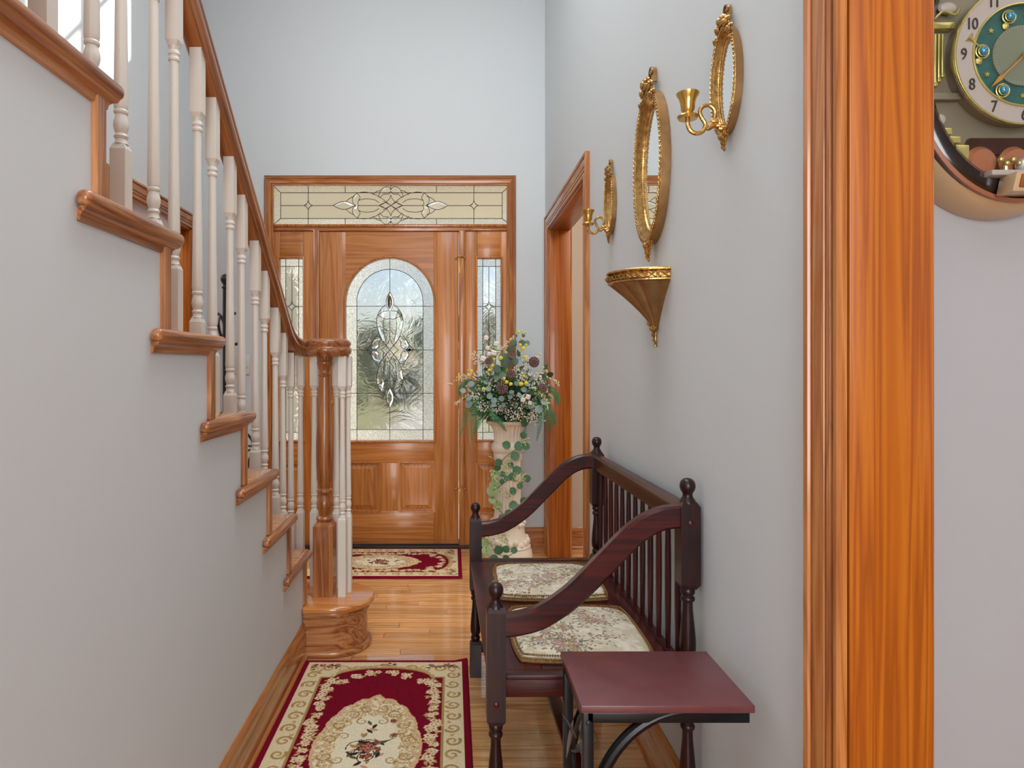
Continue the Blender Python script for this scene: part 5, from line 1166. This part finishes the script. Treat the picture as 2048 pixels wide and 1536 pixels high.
# eucalyptus leaves
def lf(mesh, px, py, L_, ang, dy=-.12, tilt=-.25, roll=0, nm='leaf'):
    d = Vector((math.cos(R_(ang)), tilt, math.sin(R_(ang)))); return orient(mesh, nm, ar, Q(px, py, dy), d, L_, roll)
E, S_, G_ = RL['dark_eucalyptus'], RL['silver_eucalyptus'], RL['deep_green']
for a in ((1010, 725, .06, 110), (1008, 735, .062, 70), (1002, 740, .05, 160), (1022, 728, .05, 40), (1012, 748, .045, 200), (1000, 752, .04, 190), (1040, 692, .04, 60), (1048, 684, .036, -20), (1031, 690, .034, 120), (1046, 675, .022, 80), (1034, 674, .02, 130)): lf(E, *a[:3], a[3])
for a in ((985, 790, .036, 200), (990, 795, .036, 250), (1000, 792, .034, 300), (982, 780, .034, 150), (996, 780, .034, 80), (940, 800, .05, 250), (944, 795, .04, 200), (1028, 782, .032, 200), (1036, 785, .034, -60), (1042, 778, .034, -10), (1032, 772, .03, 80), (1024, 790, .03, 220), (1076, 810, .05, -80), (1066, 806, .04, 230), (1082, 800, .04, -30), (990, 805, .03, 240), (1004, 806, .03, 290), (932, 782, .035, 170), (1050, 770, .034, 10), (1060, 762, .03, 60), (975, 768, .03, 140)): lf(S_, *a[:3], a[3], roll=rn.uniform(-.7, .7))
for i in range(46):
    a = rn.uniform(-30, 210); px = 1017+math.cos(R_(a))*rn.uniform(20, 88); py = 765-math.sin(R_(a))*rn.uniform(10, 78); lf(rn.choice((E, G_, PL_['deep_green'], PL_['fresh_green'], PL_['fresh_green'], S_, PL_['fern_green'])), px, py, rn.uniform(.028, .045), a+rn.uniform(-40, 40), dy=rn.uniform(-.1, 0), roll=rn.uniform(-1, 1))
# ferns hanging left and right
def fern(path, L0, nm='fern_frond', mat=FERN):
    p = bez([Q(a, b_, c) for a, b_, c in path], 8); mb = MB(); mb.tube(p, .0012, 4); n = len(p)
    for i in range(1, n):
        t = i/n; d = (p[i]-p[i-1]).normalized(); s_ = d.cross(Vector((0, 1, .2))).normalized(); w_ = L0*math.sin(PI*(t*.82+.15))
        for sg in (-1, 1):
            tip = p[i]+s_*sg*w_+d*w_*.45; m_ = p[i]+(tip-p[i])*.5; mb.add([p[i]-d*.0028, m_-d*.0034, tip, m_+d*.0022, p[i]+d*.0018], [(0, 1, 2, 3, 4)])
    o = mb.build(nm, mat, ar, smooth=False); return o
for pth, L0 in (([(958, 790, -.08), (948, 820, -.12), (944, 850, -.13), (944, 888, -.12)], .026), ([(950, 785, -.06), (938, 810, -.1), (930, 840, -.1), (920, 872, -.1)], .026), ([(975, 800, -.08), (985, 830, -.12), (1000, 845, -.13), (1012, 862, -.12)], .022), ([(960, 800, -.05), (958, 830, -.08), (955, 850, -.08), (948, 868, -.08)], .022),
                ([(1080, 790, -.05), (1092, 810, -.08), (1096, 835, -.09), (1102, 862, -.08)], .026), ([(1070, 800, -.06), (1082, 825, -.1), (1080, 850, -.1), (1074, 880, -.08)], .022), ([(1085, 770, -.04), (1105, 780, -.06), (1115, 795, -.06), (1117, 808, -.06)], .022), ([(945, 760, -.04), (930, 765, -.05), (918, 780, -.06), (926, 800, -.05)], .02), ([(1088, 800, -.03), (1100, 820, -.05), (1108, 838, -.05), (1110, 850, -.05)], .02)): fern(pth, L0)
# lotus pods
POD = plain('lotus_pod_brown', srgb(112, 82, 76), .75, var=.25, vs=120); HOLE = plain('pod_hole', (.012, .008, .008, 1), .9)
def pod(px, py, r, d, dy=-.17):
    c = Q(px, py, dy); d = Vector(d).normalized(); q = d.to_track_quat('Z', 'X'); M_ = Matrix.Translation(c) @ q.to_matrix().to_4x4()
    o = MB().lathe([(.15, -1.1), (.35, -.85), (.75, -.35), (.97, -.08), (1, 0), (.93, .1), (.6, .18), (0, .2)], (0, 0, 0), 18).xf(Matrix.Scale(r, 4)).xf(M_).build('lotus_pod', POD, ar)
    h = MB()
    for (n, q_) in ((1, 0), (6, .36), (10, .72)):
        for i in range(n):
            a = 2*PI*i/n+.3*n; h.lathe([(0, 0), (.135, 0), (.135, .05), (.11, .075), (0, .06)], (q_*math.cos(a), q_*math.sin(a), .2-.12*q_**2-.02), 8)
    h.xf(Matrix.Scale(r, 4)).xf(M_).build('seed_holes', HOLE, o)
for a in ((978, 722, .026, (-.3, -.75, .6)), (1023, 711, .026, (.2, -.6, .75)), (1068, 724, .032, (.15, -1, .1)), (1022, 748, .028, (-.2, -.9, .35)), (1004, 776, .034, (-.1, -1, .2)), (1086, 776, .028, (.5, -.8, .2))): pod(*a)
# yellow blooms
def bloom(px, py, r, mat=YEL, dy=-.17, nm='yellow_bloom'):
    c = Q(px, py, dy); mb = MB()
    for k in range(9):
        a = k*2.4; q_ = r*.55*math.sqrt(k/9); mb.ball(c+Vector((q_*math.cos(a), -.3*r*(1-k/9), q_*math.sin(a))), r*.45, 7, 5)
    mb.build(nm, mat, ar)
for a in ((1001, 716, .015), (984, 731, .013), (978, 740, .012), (1013, 764, .013), (1021, 768, .013), (1008, 757, .011), (1042, 768, .015), (1052, 766, .014), (942, 742, .013), (938, 750, .01), (1046, 697, .014), (1040, 690, .012), (988, 718, .01), (1047, 752, .01)): bloom(*a)
for a in ((1037, 664, .013), (1052, 665, .009), (1050, 714, .012), (968, 778, .012), (1012, 705, .009), (1086, 735, .009), (1052, 690, .01)): bloom(a[0], a[1], a[2], YELG)
# cotton bolls
COT = plain('cotton_white', srgb(226, 218, 210), .95, bump=.5, bs=200); HUSK = plain('cotton_husk', srgb(92, 64, 52), .8)
def boll(px, py, r, dy=-.14, open_=True):
    c = Q(px, py, dy); mb = MB()
    for k in range(4): a = k*PI/2+.5; mb.ball(c+Vector((r*.42*math.cos(a), 0, r*.42*math.sin(a))), r*.62, 9, 7)
    o = mb.build('cotton_boll', COT, ar)
    h = MB()
    for k in range(4):
        a = k*PI/2+.1; d = Vector((math.cos(a), .35, math.sin(a))); s_ = Vector((-math.sin(a), 0, math.cos(a)))*r*.3
        p0 = c+Vector((0, r*.7, 0)); h.add([p0, p0+d*r*.6+s_, c+d*r*1.25, p0+d*r*.6-s_], [(0, 1, 2, 3)])
    h.build('cotton_husk', HUSK, o)
for a in ((972, 676, .016), (975, 696, .014), (992, 688, .016), (987, 706, .019), (1046, 800, .016), (1056, 794, .017), (1060, 806, .014), (966, 718, .02), (978, 708, .014)): boll(*a)
MB().tube(bez([Q(985, 740, -.05), Q(981, 715, -.1), Q(976, 690, -.1), Q(973, 676, -.1)], 5), .0016, 6).build('cotton_stem', HUSK, ar)
MB().tube(bez([Q(981, 715, -.1), Q(986, 698, -.1), Q(991, 688, -.1)], 5), .0014, 6).build('cotton_stem', HUSK, ar)
# arching cream bud sprays
for pth in ([(945, 755, -.06), (930, 752, -.08), (915, 758, -.09), (898, 770, -.09)], [(945, 790, -.06), (930, 795, -.08), (918, 803, -.08), (912, 808, -.08)], [(1085, 765, -.05), (1095, 755, -.07), (1108, 762, -.08), (1118, 770, -.08)], [(1075, 785, -.1), (1088, 795, -.12), (1094, 806, -.12), (1095, 818, -.12)],
            [(1005, 705, -.08), (1012, 690, -.1), (1022, 678, -.1), (1034, 668, -.1)], [(1040, 720, -.06), (1042, 700, -.08), (1042, 680, -.08), (1046, 662, -.08)], [(990, 715, -.08), (998, 705, -.08), (1006, 695, -.08), (1012, 694, -.08)], [(1080, 755, -.04), (1085, 745, -.05), (1092, 742, -.05), (1094, 743, -.05)], [(955, 735, -.04), (950, 722, -.05), (946, 712, -.05), (950, 706, -.05)], [(1060, 745, -.1), (1066, 730, -.12), (1074, 715, -.1), (1082, 708, -.1)]):
    p = bez([Q(*q_) for q_ in pth], 5); mb = MB(); mb.tube(p, .0011, 5); mb.build('bud_stem', STEM, ar)
    b2 = MB()
    for i in range(3, len(p)):
        for k in range(2): b2.ball(p[i]+Vector((rn.gauss(0, .005), rn.gauss(0, .004), rn.gauss(0, .005))), rn.uniform(.0028, .0046), 6, 5, (1, 1, 1.3))
    b2.build('cream_buds', CRB, ar)['kind'] = 'stuff'
# ------------------------------------------------------------------ leafy garland wound round the column
ga = thing('leafy_garland', 'green eucalyptus garland trailing down around the ivory pedestal', 'garland', (.335, 4.08, 0))
def G(px, py, dy=0): return at(px, py, 3.97+dy)
gp = bez([G(1052, 838, .04), G(1050, 868, .03), G(1048, 888, .02), G(1030, 900, 0), G(1010, 915, -.01), G(1000, 930, 0), G(992, 940, .02), G(985, 960, .06), G(988, 980, .06), G(1005, 968, 0), G(1020, 960, -.01), G(1045, 965, .03), G(1056, 950, .06)], 5)
MB().tube(gp, .0024, 6).build('garland_stem', STEM, ga)
MB().tube(bez([G(990, 970, .03), G(985, 990, .04), G(988, 1005, .04), G(1010, 1030, 0), G(1030, 1020, .0), G(1045, 1008, .04)], 5), .0024, 6).build('garland_stem', STEM, ga)
MB().tube(bez([G(975, 1070, .0), G(985, 1095, -.06), G(995, 1108, -.08), G(1015, 1112, -.08), G(1030, 1104, -.08)], 5), .0024, 6).build('garland_stem', STEM, ga)
GL, GD = RL['garland_leaf_green'], RL['deep_green']
for (px, py, d_px, m_, ang, dy) in ((1049, 846, 16, GL, 80, 0), (1047, 870, 14, GL, 70, 0), (1013, 890, 17, GL, 150, -.02), (1038, 892, 19, GL, 20, -.02), (1052, 893, 15, GL, -10, .03), (1030, 912, 18, GL, 200, -.03), (997, 925, 15, GL, 120, 0), (995, 935, 14, GL, 60, .02), (1034, 940, 17, GL, 30, -.02), (1005, 948, 12, GL, 180, -.02), (1024, 952, 15, GL, 60, -.03), (1013, 956, 11, GL, 200, -.03), (1004, 963, 11, GL, 250, -.03), (1054, 957, 15, GL, -70, .03), (990, 948, 18, PALE, 190, .04), (984, 982, 22, PALE, 250, .04), (988, 970, 20, PALE, 100, .04), (1026, 982, 16, GL, -60, -.03), (1048, 1002, 16, GL, 60, .05), (1027, 1010, 18, GL, 10, -.02), (1018, 1028, 18, GL, 30, -.03), (1005, 1036, 18, GL, 200, -.03), (995, 1010, 18, PALE, 240, .03), (985, 1000, 16, PALE, 160, .04), (997, 1100, 18, GL, 120, -.1), (1012, 1098, 14, GL, 60, -.1), (1028, 1100, 13, GL, 0, -.1), (988, 1117, 16, GL, 200, -.09), (1012, 1116, 13, GL, -60, -.1), (972, 1100, 18, PALE, 180, -.02), (970, 1085, 18, PALE, 150, .0), (1022, 930, 14, GL, -40, -.03), (1040, 972, 12, GL, -30, 0)):
    me = RL[m_.name] if not isinstance(m_, bpy.types.Mesh) else m_
    sz = d_px*3.97/F*1.05; a = R_(ang); p = G(px, py, dy)-Vector((math.cos(a), 0, math.sin(a)))*sz*.5
    orient(me, 'leaf', ga, p, (math.cos(a), -.18, math.sin(a)), sz, rn.uniform(-.35, .35))
bb = MB(); bl = MB()
for (px, py, n) in ((1052, 882, 26), (1015, 925, 40), (1012, 940, 30), (1042, 960, 36), (1030, 958, 20), (1005, 985, 26), (1018, 990, 22), (990, 955, 16), (985, 940, 10), (992, 1010, 26), (1045, 948, 12), (982, 1082, 30), (1008, 1080, 30), (1003, 1072, 16), (975, 1105, 26), (985, 975, 12)):
    for k in range(n):
        p = G(px, py, -.04)+Vector((rn.gauss(0, .014), rn.gauss(0, .012), rn.gauss(0, .014)))
        if k % 3: bb.ball(p, rn.uniform(.0025, .0045), 5, 4)
        else: quadleaf(bl, p, Vector((rn.uniform(-1, 1), rn.uniform(-1, .2), rn.uniform(-1, 1))), .016, .004)
bb.build('garland_buds', plain('lime_cream_bud', srgb(200, 206, 140), .6), ga)['kind'] = 'stuff'; bl.build('garland_small_leaves', LGR, ga, smooth=False)['kind'] = 'stuff'
MB().add([G(975, 912, 0), G(983, 916, 0), G(989, 919, .02), G(982, 912, 0)], [(0, 1, 2, 3)]).build('pale_leaf', PALE, ga)
